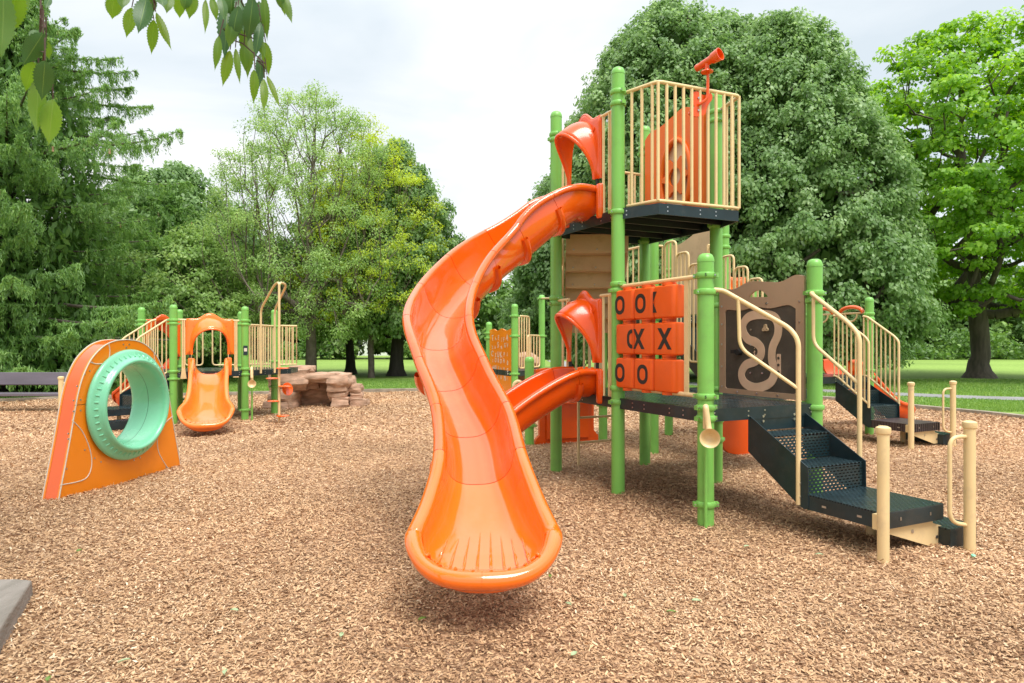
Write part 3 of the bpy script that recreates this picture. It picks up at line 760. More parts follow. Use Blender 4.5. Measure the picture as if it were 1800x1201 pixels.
# number cast on the clamps
for zz in (1.965, 1.02):
    t = MB(); p = w(0,0,zz); view = math.atan2(-p.y, -p.x)
    m = Matrix.Translation(p)@Matrix.Rotation(view,4,'Z')@Matrix.Translation((.0782,0,0))@Matrix.Rotation(R(90),4,'Z')@Matrix.Rotation(R(90),4,'X')
    text_into(t, '5', .034, m); t.build('clamp_mark', 'rubber', play)

# maze panel (inner side of the right-hand posts)
FM = F@Matrix.Translation((1.165, 1.12, 0))@Matrix.Rotation(R(-90), 4, 'Z')     # local x runs towards the right-hand post
def mz(px, py):
    k = (px-900)/FPX; y = (2.6-5.717*k)/(.427+.904*k); s_ = FPX/(5.717+.904*y); return (1.12-y, CAMZ+(600-py)/s_)
top = smoothline([(0,1.985),(.20,1.965),(.40,2.02),(.60,2.005),(.78,1.99),(.94,2.035),(1.04,2.02)])
outer = [(0,.935)]+[(1.04,.935)]+list(reversed(top))
win = [(.08,1.0),(.10,.985),(.93,.985),(.95,1.0)]+list(reversed(smoothline([(.08,1.74),(.12,1.765),(.30,1.75),(.48,1.775),(.66,1.755),(.86,1.775),(.95,1.74)])))
moon = [mz(1321,522), mz(1355,522)]+[mz(1355-34*t, 522-11*math.sin(math.pi*t)) for t in [k/10 for k in range(1,10)]]
moon = [mz(1321+34*k/14, 522-12*math.sin(math.pi*k/14)**.8) for k in range(15)]
mb = MB(); plate(mb, FM, [outer, win, moon], .022); mp_ = mb.build('activity_panel', 'brown', play, smooth=0, bevel=.003)
mp_['label'] = 'brown panel with wavy top and tan maze track'
mb = MB(); plate(mb, FM@Matrix.Translation((0,.014,0)), [rrect(.04,.955,.99,1.79,.02)], .006); mb.build('maze_board', 'brown_in', mp_, smooth=0)
tr = [(520,600),(560,548),(640,530),(730,545),(765,600),(762,680),(728,760),(722,850),(742,930),(710,1010),(610,1045),(530,1010),(508,945),(540,885),(600,862),(640,825),(645,770),(610,728),(555,705),(522,655)]
tr = smoothline([mz(1180+x/4.003, 420+y/4.003) for x, y in tr], True, 5)
loopL, loopR = [], []; n_ = len(tr)
for i in range(n_):
    a, b, c = Vector(tr[i-1]), Vector(tr[i]), Vector(tr[(i+1)%n_]); t_ = (c-a).normalized(); nn = Vector((-t_.y, t_.x))*.043
    loopL.append(tuple(b+nn)); loopR.append(tuple(b-nn))
def flatring(o_, i_, yoff, d, mat, par, name):
    mb = MB(); n = len(o_); f = FM@Matrix.Translation((0,yoff,0))
    mb.grid([[f@Vector((x,0,z)) for x, z in o_], [f@Vector((x,0,z)) for x, z in i_], [f@Vector((x,d,z)) for x, z in i_], [f@Vector((x,d,z)) for x, z in o_], [f@Vector((x,0,z)) for x, z in o_]], True)
    return mb.build(name, mat, par, smooth=0)
flatring(loopL, loopR, .008, .005, 'maze', mp_, 'maze_track')
mb = MB(); f = FM@Matrix.Translation((0,.004,0)); cx, cz = mz(1180+683/4, 420+628/4)
lob = [((.030+.010*math.cos(3*(a-R(90))))*math.cos(a)+cx, (.030+.010*math.cos(3*(a-R(90))))*math.sin(a)+cz) for a in [R(10*k) for k in range(36)]]
plate(mb, f@Matrix.Translation((0,-.014,0)), [lob]+[[(cx+.022*math.cos(R(q))+.006*math.cos(R(k)), cz+.022*math.sin(R(q))+.006*math.sin(R(k))) for k in range(0,360,45)] for q in (90,210,330)], .016); mb.build('spinner', 'tan', mp_, smooth=0)
mb = MB()
for x in (.04, .99):
    for z in (1.0, 1.2, 1.42, 1.62, 1.80): mb.tube([FM@Vector((x,-.006,z)), FM@Vector((x,.001,z))], .010, 10)
for x in (.25,.5,.75): mb.tube([FM@Vector((x,-.006,.96)), FM@Vector((x,.001,.96))], .010, 10)
for x in (.37,.62): mb.tube([FM@Vector((x,-.006,1.805)), FM@Vector((x,.001,1.80))], .010, 10)
for q in ((573,638),(570,940),(653,943),(573,742)): x, z = mz(1180+q[0]/4, 420+q[1]/4); mb.tube([FM@Vector((x,.006,z)), FM@Vector((x,.014,z))], .009, 10)
merge(mp_, mb.build('bolts', 'steel', mp_))
mb = MB(); x, z = mz(1180+497/4, 420+795/4)
mb.tube([FM@Vector((x,-.03,z)), FM@Vector((x,.014,z))], .030, 14); mb.box(FM@Vector((x-.05,-.02,z+.005)), (.06,.03,.035), R(YAW-90)); mb.build('knob', 'rubber', mp_)
mb = MB(); x, z = mz(1180+770/4, 420+885/4); plate(mb, FM@Matrix.Translation((0,.008,0)), [rrect(x-.022,z-.10,x+.022,z+.10,.01)], .006)
mb.cur = 1
for k in (-.062, 0, .062): mb.tube([FM@Vector((x,.004,z+k)), FM@Vector((x,.009,z+k))], .015, 5)
mb.build('dial_strip', ['maze', 'brown_in'], mp_, smooth=0)
mb = MB(); pts_ = [mz(1180+a/4, 420+b/4) for a, b in ((598,768),(600,785),(590,800),(602,795),(598,812),(606,822))]   # small running figure
plate(mb, FM@Matrix.Translation((0,.0125,0)), [[(pts_[0][0]+.006*math.cos(R(k)), pts_[0][1]+.006*math.sin(R(k))) for k in range(0,360,45)]], .001)
for a, b in ((1,4),(1,2),(1,3),(4,5)): 
    P1, P2 = FM@Vector((pts_[a][0],.012,pts_[a][1])), FM@Vector((pts_[b][0],.012,pts_[b][1])); mb.tube([P1, P2], .0035, 5)
mb.tube([FM@Vector((pts_[4][0],.012,pts_[4][1])), FM@Vector((pts_[4][0]-.016,.012,pts_[4][1]-.026))], .0035, 5)
mb.build('running_figure_mark', 'maze', mp_)

# ship's wheel panel on the high deck
FW = F@Matrix.Translation((1.14, 2.32, 0))@Matrix.Rotation(R(-90), 4, 'Z')
top = smoothline([(0,3.80),(.10,3.86),(.30,3.88),(.50,3.93),(.66,3.97),(.82,3.93),(1.0,3.84)])
oval = [(.56+.235*math.cos(R(k)), 3.235+.41*math.sin(R(k))) for k in range(0,360,10)]
mb = MB(); plate(mb, FW, [[(0,2.74),(1.0,2.74)]+list(reversed(top)), oval], .07); wp = mb.build('wheel_panel', 'wheel_orange', play, smooth=30, bevel=.015)
wp['label'] = "orange arched panel with a toy ship's wheel on the high deck"
mb = MB(); mb.tube([FW@Vector((.56+.245*math.cos(R(k)), -.008, 3.235+.42*math.sin(R(k)))) for k in range(0,360,10)], .028, 10, closed=True); mb.build('arch_moulding', 'wheel_orange', wp)
mb = MB(); plate(mb, FW@Matrix.Translation((0,.03,0)), [[(.56+.25*math.cos(R(k)), 3.235+.42*math.sin(R(k))) for k in range(0,360,10)]], .01); mb.build('backboard', 'maze', wp, smooth=0)
mb = MB(); o_ = []
for k in range(0, 360, 5):
    a = R(k); q6 = (k+30) % 60; r_ = .165+(.065 if q6 in (25,30,35) else (.025 if q6 in (20,40) else 0)); o_.append((.56+r_*math.cos(a), 3.25+r_*math.sin(a)))
plate(mb, FW@Matrix.Translation((0,-.022,0)), [o_, [(.56+.10*math.cos(R(k)), 3.25+.10*math.sin(R(k))) for k in range(0,360,12)]], .03); mb.build('ship_wheel', 'wheel_orange', wp, smooth=0, bevel=.003)

# telescope on the bay railing
tp = w(.705, .79); mb = MB(); FT = frame(tp.x-.09, tp.y, 10)@Matrix.Translation((0,0,3.67))@Matrix.Scale(1.05,4)@Matrix.Translation((0,0,-3.70))
body = smoothline([(-.075,3.60),(-.02,3.575),(.05,3.60),(.075,3.68),(.11,3.74),(.10,3.79),(.04,3.77),(-.01,3.80),(-.06,3.77),(-.05,3.70),(-.03,3.66)], True, 4); body = [(x*1.2, z) for x, z in body]
plate(mb, FT@Matrix.Translation((0,-.035,0)), [body], .015); mb.cur = 1
for q in ((.0,3.74),(.0,3.63)): mb.tube([FT@Vector((q[0],-.045,q[1])), FT@Vector((q[0],-.034,q[1]))], .009, 8)
mb.cur = 0; mb.tube([FT@Vector(p) for p in fil([(.0,-.05,3.68),(.07,-.07,3.72),(.08,-.06,3.98)], .05)], .014, 10)
tb = mb.build('telescope_bracket', ['slide_red', 'steel'], play, smooth=35)
c = FT@Vector((.08,-.06,4.06)); dv = Vector((.60,-.72,.20)).normalized()
mt = Matrix.Translation(c)@dv.to_track_quat('Z','Y').to_matrix().to_4x4()@Matrix.Scale(1.15,4); mb = MB()
mb.lathe([(.0,-.115),(.026,-.115),(.030,-.10),(.026,-.085),(.030,-.05),(.033,.03),(.045,.05),(.050,.10),(.052,.115),(.046,.115),(.040,.06),(0,.05)], 24, mt)
mb.lathe([(0,3.96),(.050,3.96),(.055,3.965),(.050,3.975),(.02,3.98),(.018,4.04)], 24, FT@Matrix.Translation((.07,-.06,0)))
mb.build('telescope', 'slide_red', tb, smooth=45)

# talk tube on the front post
p = w(0, 0); d = Vector((-p.x, -p.y, 0)).normalized(); lat = Vector((-d.y, d.x, 0)); tt = MB()
tt.tube([p+d*.088+Vector((0,0,-.1)), p+d*.088+Vector((0,0,.74))], .014, 10); tt.build('pipe', 'green', play)
tt = MB(); tt.tube(fil([p+d*.085+Vector((0,0,.78)), p+d*.09+Vector((0,0,.95)), p+d*.13+Vector((0,0,.95)), p+d*.14+lat*.02+Vector((0,0,.80)), p+d*.165+lat*.03+Vector((0,0,.74))], .05, 6), .022, 12)
mt = Matrix.Translation(p+d*.15+lat*.03+Vector((0,0,.735)))@(d+Vector((0,0,-.10))).to_track_quat('Z','Y').to_matrix().to_4x4()
tt.lathe([(0,-.01),(.025,-.01),(.035,.0),(.045,.02),(.062,.05),(.072,.075),(.075,.085),(.070,.083),(.055,.055),(.035,.03),(0,.02)], 28, mt)
tt.build('talk_tube', 'cream', play, smooth=60)

stairs(play, F, 'plain', bol=1, label='dark perforated steps with plain cream handrails', lab_landing='dark perforated landing near the camera')

# stepped climber hanging behind the high deck
q_ = w(.13, 2.44); FC = frame(q_.x, q_.y, -4)
mb = MB(FC)
for k in range(6):
    y0 = .25*k; z = 2.64-.175*k
    mb.box((.36, y0+.01, z-.085), (.70, .03, .20)); mb.box((.36, y0+.13, z-.185), (.70, .26, .03))
for sx in (.0, .71): mb.prism([(0,2.60),(0,2.40),(1.52,1.38),(1.52,1.70)], .02, Matrix.Translation((sx,0,0))@Matrix.Rotation(R(90),4,'Z'))
cl = mb.build('stepped_climber', 'tan', play, smooth=0, bevel=.012)
mb = MB(FC)
for k in range(6):
    for xx in (.1,.36,.62): mb.tube([(xx, -.02+.25*k, 2.48-.175*k), (xx, .01+.25*k, 2.48-.175*k)], .011, 8)
merge(cl, mb.build('bolts', 'steel', cl))
for k in range(3): loop_rail(play, FC, (-.03, .06+.42*k), (-.03, .40+.42*k), 2.35-.3*k, 2.80-.3*k, 2)
# middle deck behind the tower
for a, y, h, cl_ in ((1.78,2.99,3.05,[(2.77,25),(1.75,25),(.9,25)]),(2.98,2.99,3.25,[(2.9,25),(2.75,25),(1.75,25)]),(1.78,4.19,2.05,[(1.8,25),(.62,25),(.52,25)]),(2.98,4.19,3.06,[(2.55,25),(2.45,25),(1.75,25)])): lpost(a, y, h, cl_)
deck(play, F, [(1.76,2.97),(3.0,2.97),(3.0,4.21),(1.76,4.21)], 1.80)
railing(play, F, [(1.78,3.05,2.72),(1.78,4.1,2.72)], [(1.78,3.05,1.88),(1.78,4.1,1.88)], 9)
railing(play, F, [(1.84,2.99,2.70),(1.92,2.99,2.70)], [(1.84,2.99,1.88),(1.92,2.99,1.88)], 2)
railing(play, F, [(2.68,2.99,2.76),(2.93,2.99,2.76)], [(2.68,2.99,1.88),(2.93,2.99,1.88)], 3)
for xx in (1.94, 2.68):
    for k in range(4): loop_rail(play, F, (xx, 2.96-.24*k), (xx, 2.74-.24*k), 1.62-.21*k, 2.74-.17*k, 2)
mb = MB(F)
for k in range(4): mb.box((2.31, 2.84-.24*k, 1.62-.19*k), (.70, .25, .02)); mb.box((2.31, 2.72-.24*k, 1.53-.19*k), (.70,.01,.17))
for xx in (1.95, 2.66): mb.prism([(2.97,1.80),(2.97,1.50),(2.0,.75),(2.0,1.05)], .01, Matrix.Translation((xx,0,0))@Matrix.Rotation(R(90),4,'Z'))
mb.build('staircase', 'darksteel', play, smooth=0)['label'] = 'dark steps down from the middle deck'
deck(play, F, [(1.24,1.2),(2.70,1.2),(2.70,2.0),(1.24,2.0)], .92, bolts=False)
FP = F@Matrix.Translation((3.0, 4.12, 0))@Matrix.Rotation(R(-90), 4, 'Z')
mb = MB(); plate(mb, FP, [[(0,1.85),(1.05,1.85)]+list(reversed(smoothline([(0,2.93),(.15,2.92),(.38,2.99),(.60,3.07),(.8,3.06),(1.05,3.10)])))], .02); mb.build('wavy_panel', 'tan', play, smooth=0)
FP = F@Matrix.Translation((3.95, 4.1, 0))@Matrix.Rotation(R(-90), 4, 'Z')
hood(play, FP, 1.0, 1.0, 2.42, .3, 'slide_light', label='pale orange hood behind the wavy brown panel')
mb = MB(F)
for k in range(5): mb.box((3.16+.3*k, 3.6, 1.62-.16*k), (.30, .8, .02)); mb.box((3.02+.3*k, 3.6, 1.71-.16*k), (.01,.8,.15))
for yy in (3.19, 4.0): mb.prism([(3.0,1.80),(4.66,.90),(4.66,.70),(3.0,1.5)], .01, Matrix.Translation((0,yy,0)))
mb.build('staircase', 'darksteel', play, smooth=0)
# orange panel under the middle stairs
mb = MB(); plate(mb, frame(2.62, 8.35, 22), [[(0,.5),(.0,.24),(.02,.15),(.06,.09),(.12,.045),(.22,.02),(.45,-.02),(.5,.05),(.5,.5)]], .05); mb.build('kick_panel', 'slide_red', play, bevel=.012)

# far deck with its stair and slide
F2 = frame(*(w(4.66, 2.93).xy), YAW)
def w2(a, y, z=0): return F2@Vector((a, y, z))
for a, y, h, cl_ in ((0,0,2.13,[1.86,1.80,.9]),(1.2,0,2.14,[(1.88,25),(1.80,25),(1.0,25),(.9,25),(.35,25)]),(0,1.2,2.42,[1.9,.9]),(1.2,1.2,2.13,[1.9,.9])):
    q = w2(a, y); post(play, q.x, q.y, h, cl_)
deck(play, F2, [(-.02,-.02),(1.22,-.02),(1.22,1.22),(-.02,1.22)], .92)
stairs(play, F2, 'bars', landing='deck_brown', bol=1, label='dark steps with cream barred railings further back', lab_landing='brown landing at the foot of the far steps')
mb = MB(F2); mb.tube([(1.2,.06,1.90),(1.2,1.14,1.90)], .015, 10); mb.build('overhead_bar', 'cream', play)
for c in (.32, .86):
    mb = MB(F2); mb.tube([(1.2, c+.21*math.cos(R(a)), 1.90+.10*math.sin(R(a))) for a in range(0,181,15)], .03, 12); q = mb.build('arched_grip', 'slide', play)
    mb = MB(F2); mb.tube([(1.2, c+.11*math.cos(R(a)), 1.90-.13*math.sin(R(a))) for a in range(0,181,15)], .013, 10); mb.build('grip_loop', 'cream', q)
railing(play, F2, [(.05,1.2,1.80),(1.15,1.2,1.80)], [(.05,1.2,.97),(1.15,1.2,.97)], 10)
K = []
for a, z, d, hw in ((1.22,1.12,.24,.26),(1.45,1.11,.25,.26),(1.75,.93,.26,.26),(2.10,.66,.26,.26),(2.42,.44,.24,.27),(2.66,.36,.20,.31)):
    q = w2(a, .62); K.append((q.x, q.y, z, hw, d, .034))
q = w2(2.9, .62); slide(play, K, (q.x, q.y, .20, .04, .10), [1, 3], 'slide_red', label='orange slide descending to the right of the far steps', ridges=0)

# ladder and shop panel behind the tower
mb = MB()
pa, pb = w(.36, 2.52), w(.86, 2.52)
for q in (pa, pb): mb.tube([Vector((q.x,q.y,-.05)), Vector((q.x,q.y,.92))], .016, 10)
for z in (.29, .575): mb.tube([Vector((pa.x,pa.y,z)), Vector((pb.x,pb.y,z))], .014, 8)
mb.build('ladder', 'cream', play)
post(play, .24, 9.2, 1.24, [(.86,-20),(.79,-20),(.36,-20),(.29,-20)])
FS = frame(.33, 9.25, 20)
mb = MB(); plate(mb, FS, [[(0,0),(.12,.02),(.48,.0),(.84,.02),(.97,0),(.97,.10),(.90,.18),(.90,.90),(.97,1.0)]+list(reversed(smoothline([(0,1.06),(.2,1.08),(.48,1.05),(.75,1.09),(.97,1.07)])))+[(0,1.0),(.06,.9),(.06,.14),(0,.08)], rrect(.14,.62,.83,.94,.05)], .06)
sp_ = mb.build('shop_panel', 'slide_red', play, bevel=.012); sp_['label'] = 'red-orange play shop front near the ground'
mb = MB(FS); mb.box((.48,-.09,.60), (.80,.24,.03)); mb.box((.48,-.02,.33), (.66,.03,.50)); mb.build('counter', 'slide_red', sp_, bevel=.01)
mb = MB(); c0 = Vector((.085, 9.0, 0))
mb.tube([c0+Vector(v) for v in smoothline([(-.02,0,.50),(-.01,0,.62),(-.02,0,.70),(-.055,0,.78),(-.05,0,.87),(.0,0,.905),(.05,0,.87),(.055,0,.80),(.02,0,.79)], False, 5)], .03, 12, radii=None)
mb.tube([c0+Vector((.075,0,.45)), c0+Vector((.075,0,.80))], .03, 10)
for k in range(6): mb.tube([c0+Vector((.075,0,.62+.028*k)), c0+Vector((.075,0,.632+.028*k))], .036, 12)
mb.build('talk_tube', 'cream', play)
# back platform
RP = [(.05,12.3,2.145),(.60,13.4,2.39),(-.47,13.6,1.85),(.10,14.7,1.85)]
post(play, *RP[0], [(1.92,20),(1.55,20),(.85,20),(.52,20)]); post(play, *RP[1], [(2.32,20),(1.56,20)]); post(play, *RP[2], [(1.62,20),(1.52,20)]); post(play, *RP[3])
deck(play, I4, [(.05,12.28),(.64,13.4),(.12,14.7),(-.50,13.6)], .90)
a_, b_ = Vector((-.47,13.6,0)), Vector((.05,12.3,0)); ang = math.degrees(math.atan2(b_.y-a_.y, b_.x-a_.x)); FL = frame(a_.x, a_.y, ang); Lw = (b_-a_).length
mb = MB(); plate(mb, FL@Matrix.Translation((0,-.01,0)), [[(.05,.45),(Lw-.05,.45)]+list(reversed(smoothline([(.05,1.68),(.3,1.70),(.5,1.66),(.75,1.70),(1.0,1.66),(Lw-.05,1.71)])))], .02); rnd = random.Random(5)
for k, ch in enumerate('TAEJFAZASNGVCSUKPLIORDHBMWXQYETRLONI'):
    col_, row = k % 6, k//6
    x = .24+.165*col_+rnd.uniform(-.03,.03); z = 1.50-.15*row+rnd.uniform(-.03,.03)
    m = FL@Matrix.Translation((x,-.012,z))@Matrix.Rotation(R(90),4,'X')@Matrix.Rotation(rnd.uniform(-.2,.2),4,'Z'); text_into(mb, ch, rnd.choice((.09,.12,.16)), m, 1)
ap = mb.build('letter_panel', ['panel', 'cutline'], play, smooth=0); ap['label'] = 'yellow-orange panel covered with scattered small letters'
loop_rail(play, I4, (.13,12.42), (.33,12.8), .95, 1.93, 3); loop_rail(play, I4, (.30,12.75), (.55,13.3), .95, 1.57, 3)
mb = MB(); e_ = w(0, 2.4); mb.tube([(.6,13.4,2.32), (e_.x,e_.y,1.93)], .014, 8); mb.build('cross_bar', 'cream', play)

# ------------------------------------------------------------------ left play structure
PL = [(-6.93,12.45),(-5.87,11.54),(-4.875,12.15),(-4.77,13.36),(-5.60,13.75),(-6.62,13.25)]
small = thing('play_structure', 'smaller green-posted playground unit on the left with a straight pale orange slide', 'play structure', (-5.8, 12.7, 0))
for (x, y), h, cl_ in zip(PL, (2.09,2.09,2.09,2.09,2.07,2.09), ([1.84,1.76,.9],[(1.82,30),(1.76,30),(.93,30),(.80,30)],[(1.83,30),(1.76,30),(.95,30),(.85,30),(.20,30)],[(1.75,30),(1.05,30),(.85,30),(.55,30)],[1.8,.95],[1.8,.95,.3])):
    post(small, x, y, h, cl_)
deck(small, I4, [(-6.95,12.45),(-5.87,11.52),(-4.86,12.12),(-4.35,13.1),(-4.42,13.75),(-5.6,13.78),(-6.64,13.28)], .92)
def edge(p, q): 
    p, q = Vector((*p,0)), Vector((*q,0)); d = q-p; return frame(p.x, p.y, math.degrees(math.atan2(d.y, d.x))), d.length
FE, le = edge(PL[1], PL[2])
FO = FE@Matrix.Translation((le/2, 0, 0))
hood(small, FO, .76, 1.22, 1.84, .26, 'slide_light', drop=.17, label='pale orange hood facing the camera')
n_ = (FE.to_3x3()@Vector((0,-1,0))).normalized()
ctr = FE@Vector((le/2, 0, 0)); dirx = (Vector((-4.63, 10.05, 0))-ctr).normalized(); K = []
for t, z, d, hw in ((0,1.12,.24,.27),(.22,1.10,.25,.27),(.55,.94,.27,.275),(.95,.66,.27,.275),(1.25,.50,.26,.30),(1.5,.42,.24,.36),(1.64,.38,.22,.375)):
    q = ctr+dirx*t; K.append((q.x, q.y, z, hw, d, .038))
q = ctr+dirx*1.92; slide(small, K, (q.x, q.y, .17, .045, .09), [1, 5], 'slide_light', label='straight pale orange slide', ridges=8, ridge_len=.52, nf=20)
mouth(small, FO, .84, 1.16, 'slide_light')
for xa, xb in ((.06, .155), (le-.06, le-.155)):
    mb = MB(FE); mb.tube([(xa,0,1.83),(2*xb-xa,0,1.83)], .016, 8)
    for x in (xb-.015, xb+.015): mb.tube([(x,0,.85),(x,0,1.83)], .014, 8)
    mb.prism([(xb-.05,.80),(xb+.05,.80),(xb+.025,.98),(xb-.025,.98)], .02, Matrix.Translation((0,-.03,0))); mb.build('railing', 'cream', small)
F3, l3 = edge(PL[5], PL[4]); loop_rail(small, F3, (.1,0), (.42,0), .97, 1.75, 2); loop_rail(small, F3, (.60,0), (1.05,0), .97, 1.75, 2); 
F3, l3 = edge(PL[2], PL[3]); railing(small, F3, [(.06,0,1.76),(l3-.06,0,1.76)], [(.06,0,.90),(l3-.06,0,.90)], 11)
railing(small, I4, [(-4.70,13.4,1.77),(-4.44,13.72,1.77)], [(-4.70,13.4,.98),(-4.44,13.72,.98)], 6)
railing(small, I4, [(-4.44,13.72,1.77),(-5.5,13.72,1.77)], [(-4.44,13.72,.98),(-5.5,13.72,.98)], 12)
mb = MB()   # tall grab rails and disc climber
for x in (-4.66, -4.47): mb.tube(fil([(x,12.35+(x+4.66),.86),(x,12.35+(x+4.66),2.05),(x+.40,11.95+(x+4.66)*.4,2.48),(-4.11,11.75,2.50),(-4.11,11.75,2.3)], .12, 6), .02, 10)
mb.tube([(-4.11,11.75,-.05),(-4.11,11.75,2.46)], .022, 10); cp = mb.build('climbing_pole', 'cream', small)
for k, (z, dx) in enumerate(((.14,.06),(.40,-.10),(.66,.10),(.80,-.12),(.98,.06))):
    mb = MB(); mb.lathe([(0,-.012),(.10,-.012),(.115,0),(.10,.012),(0,.018)], 20, Matrix.Translation((-4.11+dx,11.75,z))); mb.build('disc_step', 'slide', cp)
mb = MB(); mt = Matrix.Translation((-4.02,11.85,.60))@Vector((.75,-.45,.15)).to_track_quat('Z','Y').to_matrix().to_4x4()@Matrix.Scale(.8,4); mb.lathe([(0,-.02),(.10,-.02),(.135,.02),(.145,.05),(.13,.05),(.09,.02),(0,.01)], 24, mt); mb.build('dish', 'slide', cp)
q = Vector((-4.68,11.98,0)); mb = MB(); mb.tube([q+Vector((0,0,-.05)), q+Vector((0,0,.75))], .016, 10); mb.build('pipe', 'green', small)
mb = MB(); mb.tube(fil([q+Vector((0,0,.74)), q+Vector((.0,0,.98)), q+Vector((.03,-.10,.98)), q+Vector((.05,-.14,.80))], .06, 6), .024, 10)
mt = Matrix.Translation(q+Vector((.04,-.10,.70)))@Vector((.35,-1,0)).to_track_quat('Z','Y').to_matrix().to_4x4()@Matrix.Scale(.75,4); mb.lathe([(0,-.01),(.03,-.01),(.05,.03),(.085,.07),(.095,.085),(.085,.083),(.05,.04),(0,.02)], 22, mt)
mb.build('talk_tube', 'cream', small)
mb = MB(); mb.cur = 0; pq = Vector((PL[2][0], PL[2][1], 0)); dq = Vector((-pq.x,-pq.y,0)).normalized()
mf = Matrix.Translation(pq+dq*.066)@Matrix.Rotation(math.atan2(dq.y,dq.x)+R(90),4,'Z'); mb.box(mf@Vector((.01,0,1.29)), (.075,.006,.17), math.atan2(dq.y,dq.x)+R(90)); mb.cur = 1
mb.box(mf@Vector((.01,-.004,1.30)), (.05,.004,.06), math.atan2(dq.y,dq.x)+R(90)); mb.build('sign_plate', ['darksteel', 'cutline'], small, smooth=0)
FE, le = edge(PL[0], PL[1])
hood(small, frame(-6.78,12.92,-126.3), .66, 1.15, 1.86, .22, 'slide', label='orange hood at the back of the left unit')
FQ = FE@Matrix.Translation((le-1.22,0,0)); stairs(small, FQ, 'bars', bol=0, label='dark steps seen through the green ring')
q = Vector((-7.02,10.36,0)); bollard(small, q.x, q.y, .91, handle=R(20))
ks_ = FE@Vector((1.0,.9,0)); K = []
dd = Vector((-.75,.55,0)).normalized(); s0 = Vector((-6.75,12.9,0))
for t, z, d, hw in ((0,1.12,.24,.26),(.25,1.1,.25,.26),(.6,.9,.26,.26),(1.0,.62,.25,.27),(1.35,.42,.2,.32)):
    q = s0+dd*t; K.append((q.x, q.y, z, hw, d, .034))
q = s0+dd*1.6; slide(small, K, (q.x,q.y,.2,.04,.1), [1,3], 'slide_red', ridges=0, label='orange slide at the back of the left unit')

# ------------------------------------------------------------------ tunnel panel
tun = thing('crawl_panel', 'arched yellow-orange crawl-through panel with a big mint green ring', 'play panel', (-3.97, 6.85, 0))
dP = Vector((.16, .987, 0)).normalized(); FT = frame(-4.11, 6.03, math.degrees(math.atan2(dP.y, dP.x)))      # local x along the panel, local -y faces the camera side
half = [(.0,-.06),(.0,.0),(.078,.325),(.135,.57),(.186,.806),(.225,.97),(.285,1.13),(.385,1.285),(.53,1.40),(.68,1.455),(.84,1.47)]
lf = smoothline(half, False, 5); W0 = .84
arch = lf+[(2*W0-x+.02*(1-z/1.47), z) for x, z in reversed(lf[:-1])]
hole = [(W0+.02+.465*math.cos(R(k)), .80+.44*math.sin(R(k))) for k in range(0,360,6)]
TH = .17
mb = MB(); plate(mb, FT, [arch, hole], .02); mb.cur = 0
sheet = mb.build('front_sheet', 'panel', tun, smooth=0)
mb = MB(); plate(mb, FT@Matrix.Translation((0,TH-.02,0)), [arch, hole], .02); mb.build('back_sheet', 'panel', tun, smooth=0)
ins = [(W0+(x-W0)*.996, z*.997 if z > 0 else z) for x, z in arch]
mb = MB(); mb.grid([[FT@Vector((x,.0215,z)) for x, z in ins], [FT@Vector((x,TH-.0215,z)) for x, z in ins]]); mb.build('edge_band', 'panel_side', tun, smooth=60)
mb = MB()
for yy in (-.001, TH+.001): mb.tube([FT@Vector((x,yy,z)) for x, z in arch], .006, 6)
for pl in ([(.085,.345),(.20,.36),(.33,.33),(.38,.25),(.38,.12),(.31,.02)],):
    pass
C1 = smoothline([(.155,.72),(.27,.60),(.36,.42),(.385,.27),(.34,.165),(.24,.135),(.02,.145)]); C2 = smoothline([(2*W0-.12,.60),(1.47,.56),(1.37,.50),(1.31,.40),(1.32,.25),(1.40,.12),(1.5,-.0)])
C3 = smoothline([(.36,1.255),(.43,1.235),(.53,1.235),(.60,1.28),(.615,1.36),(.60,1.43)]); C4 = smoothline([(1.25,1.33),(1.27,1.24),(1.33,1.17),(1.40,1.17)])
for C in (C1, C2, C3, C4): mb.tube([FT@Vector((x,-.001,z)) for x, z in C], .005, 6)
merge(sheet, mb.build('routed_lines', 'cutline', sheet))
mb = MB()
for k in range(-1, 2): pass
for x, z in ((.17,.90),(.25,.90),(.17,.80),(.25,.80),(.21,1.03),(.30,1.14),(.39,1.25),(.36,1.17),(.80,1.42),(.84,1.39),(.88,1.42),(.11,.60),(.11,.55),(.09,.28),(.30,.42),(.42,.32),(.50,.27),(.95,.21),(1.04,.22),(1.22,1.36),(1.40,1.12),(1.50,.90),(1.50,.80),(1.58,.45),(1.45,.04),(1.55,.02)):
    mb.tube([FT@Vector((x,-.004,z)), FT@Vector((x,.001,z))], .009, 8)
merge(sheet, mb.build('bolts', 'steel', sheet))
for sx_, sl in ((.245,.13),(1.50,.12)): mb = MB(); mb.box(FT@Vector((sx_,-.0005,.855)), (sl,.003,.003), math.atan2(dP.y,dP.x)); mb.build('seam', 'rubber', sheet)
mt = FT@Matrix.Translation((W0+.02, 0, .80))@Matrix.Rotation(R(90), 4, 'X')       # lathe axis towards the camera side
prof = [(.47,-.0),(.535,-.0),(.562,.012),(.570,.03),(.563,.048),(.545,.062),(.515,.072),(.492,.088),(.478,.112),(.470,.132),(.455,.142),(.438,.138),(.426,.120),(.420,.09),(.417,.03),(.418,-.02),(.416,-.083)]
mb = MB(); mb.lathe(prof, 72, mt); ring = mb.build('tunnel_ring', 'mint', tun, smooth=60)
prof2 = [(.416,-.087),(.418,-.15),(.417,-.23),(.422,-.275),(.438,-.305),(.455,-.312),(.470,-.302),(.478,-.285),(.492,-.262),(.515,-.245),(.53,-.24),(.562,-.22),(.570,-.20),(.562,-.182),(.535,-.17),(.47,-.17)]
mb = MB(); mb.lathe(prof2, 72, mt); mb.build('tunnel_ring', 'mint', tun, smooth=60)
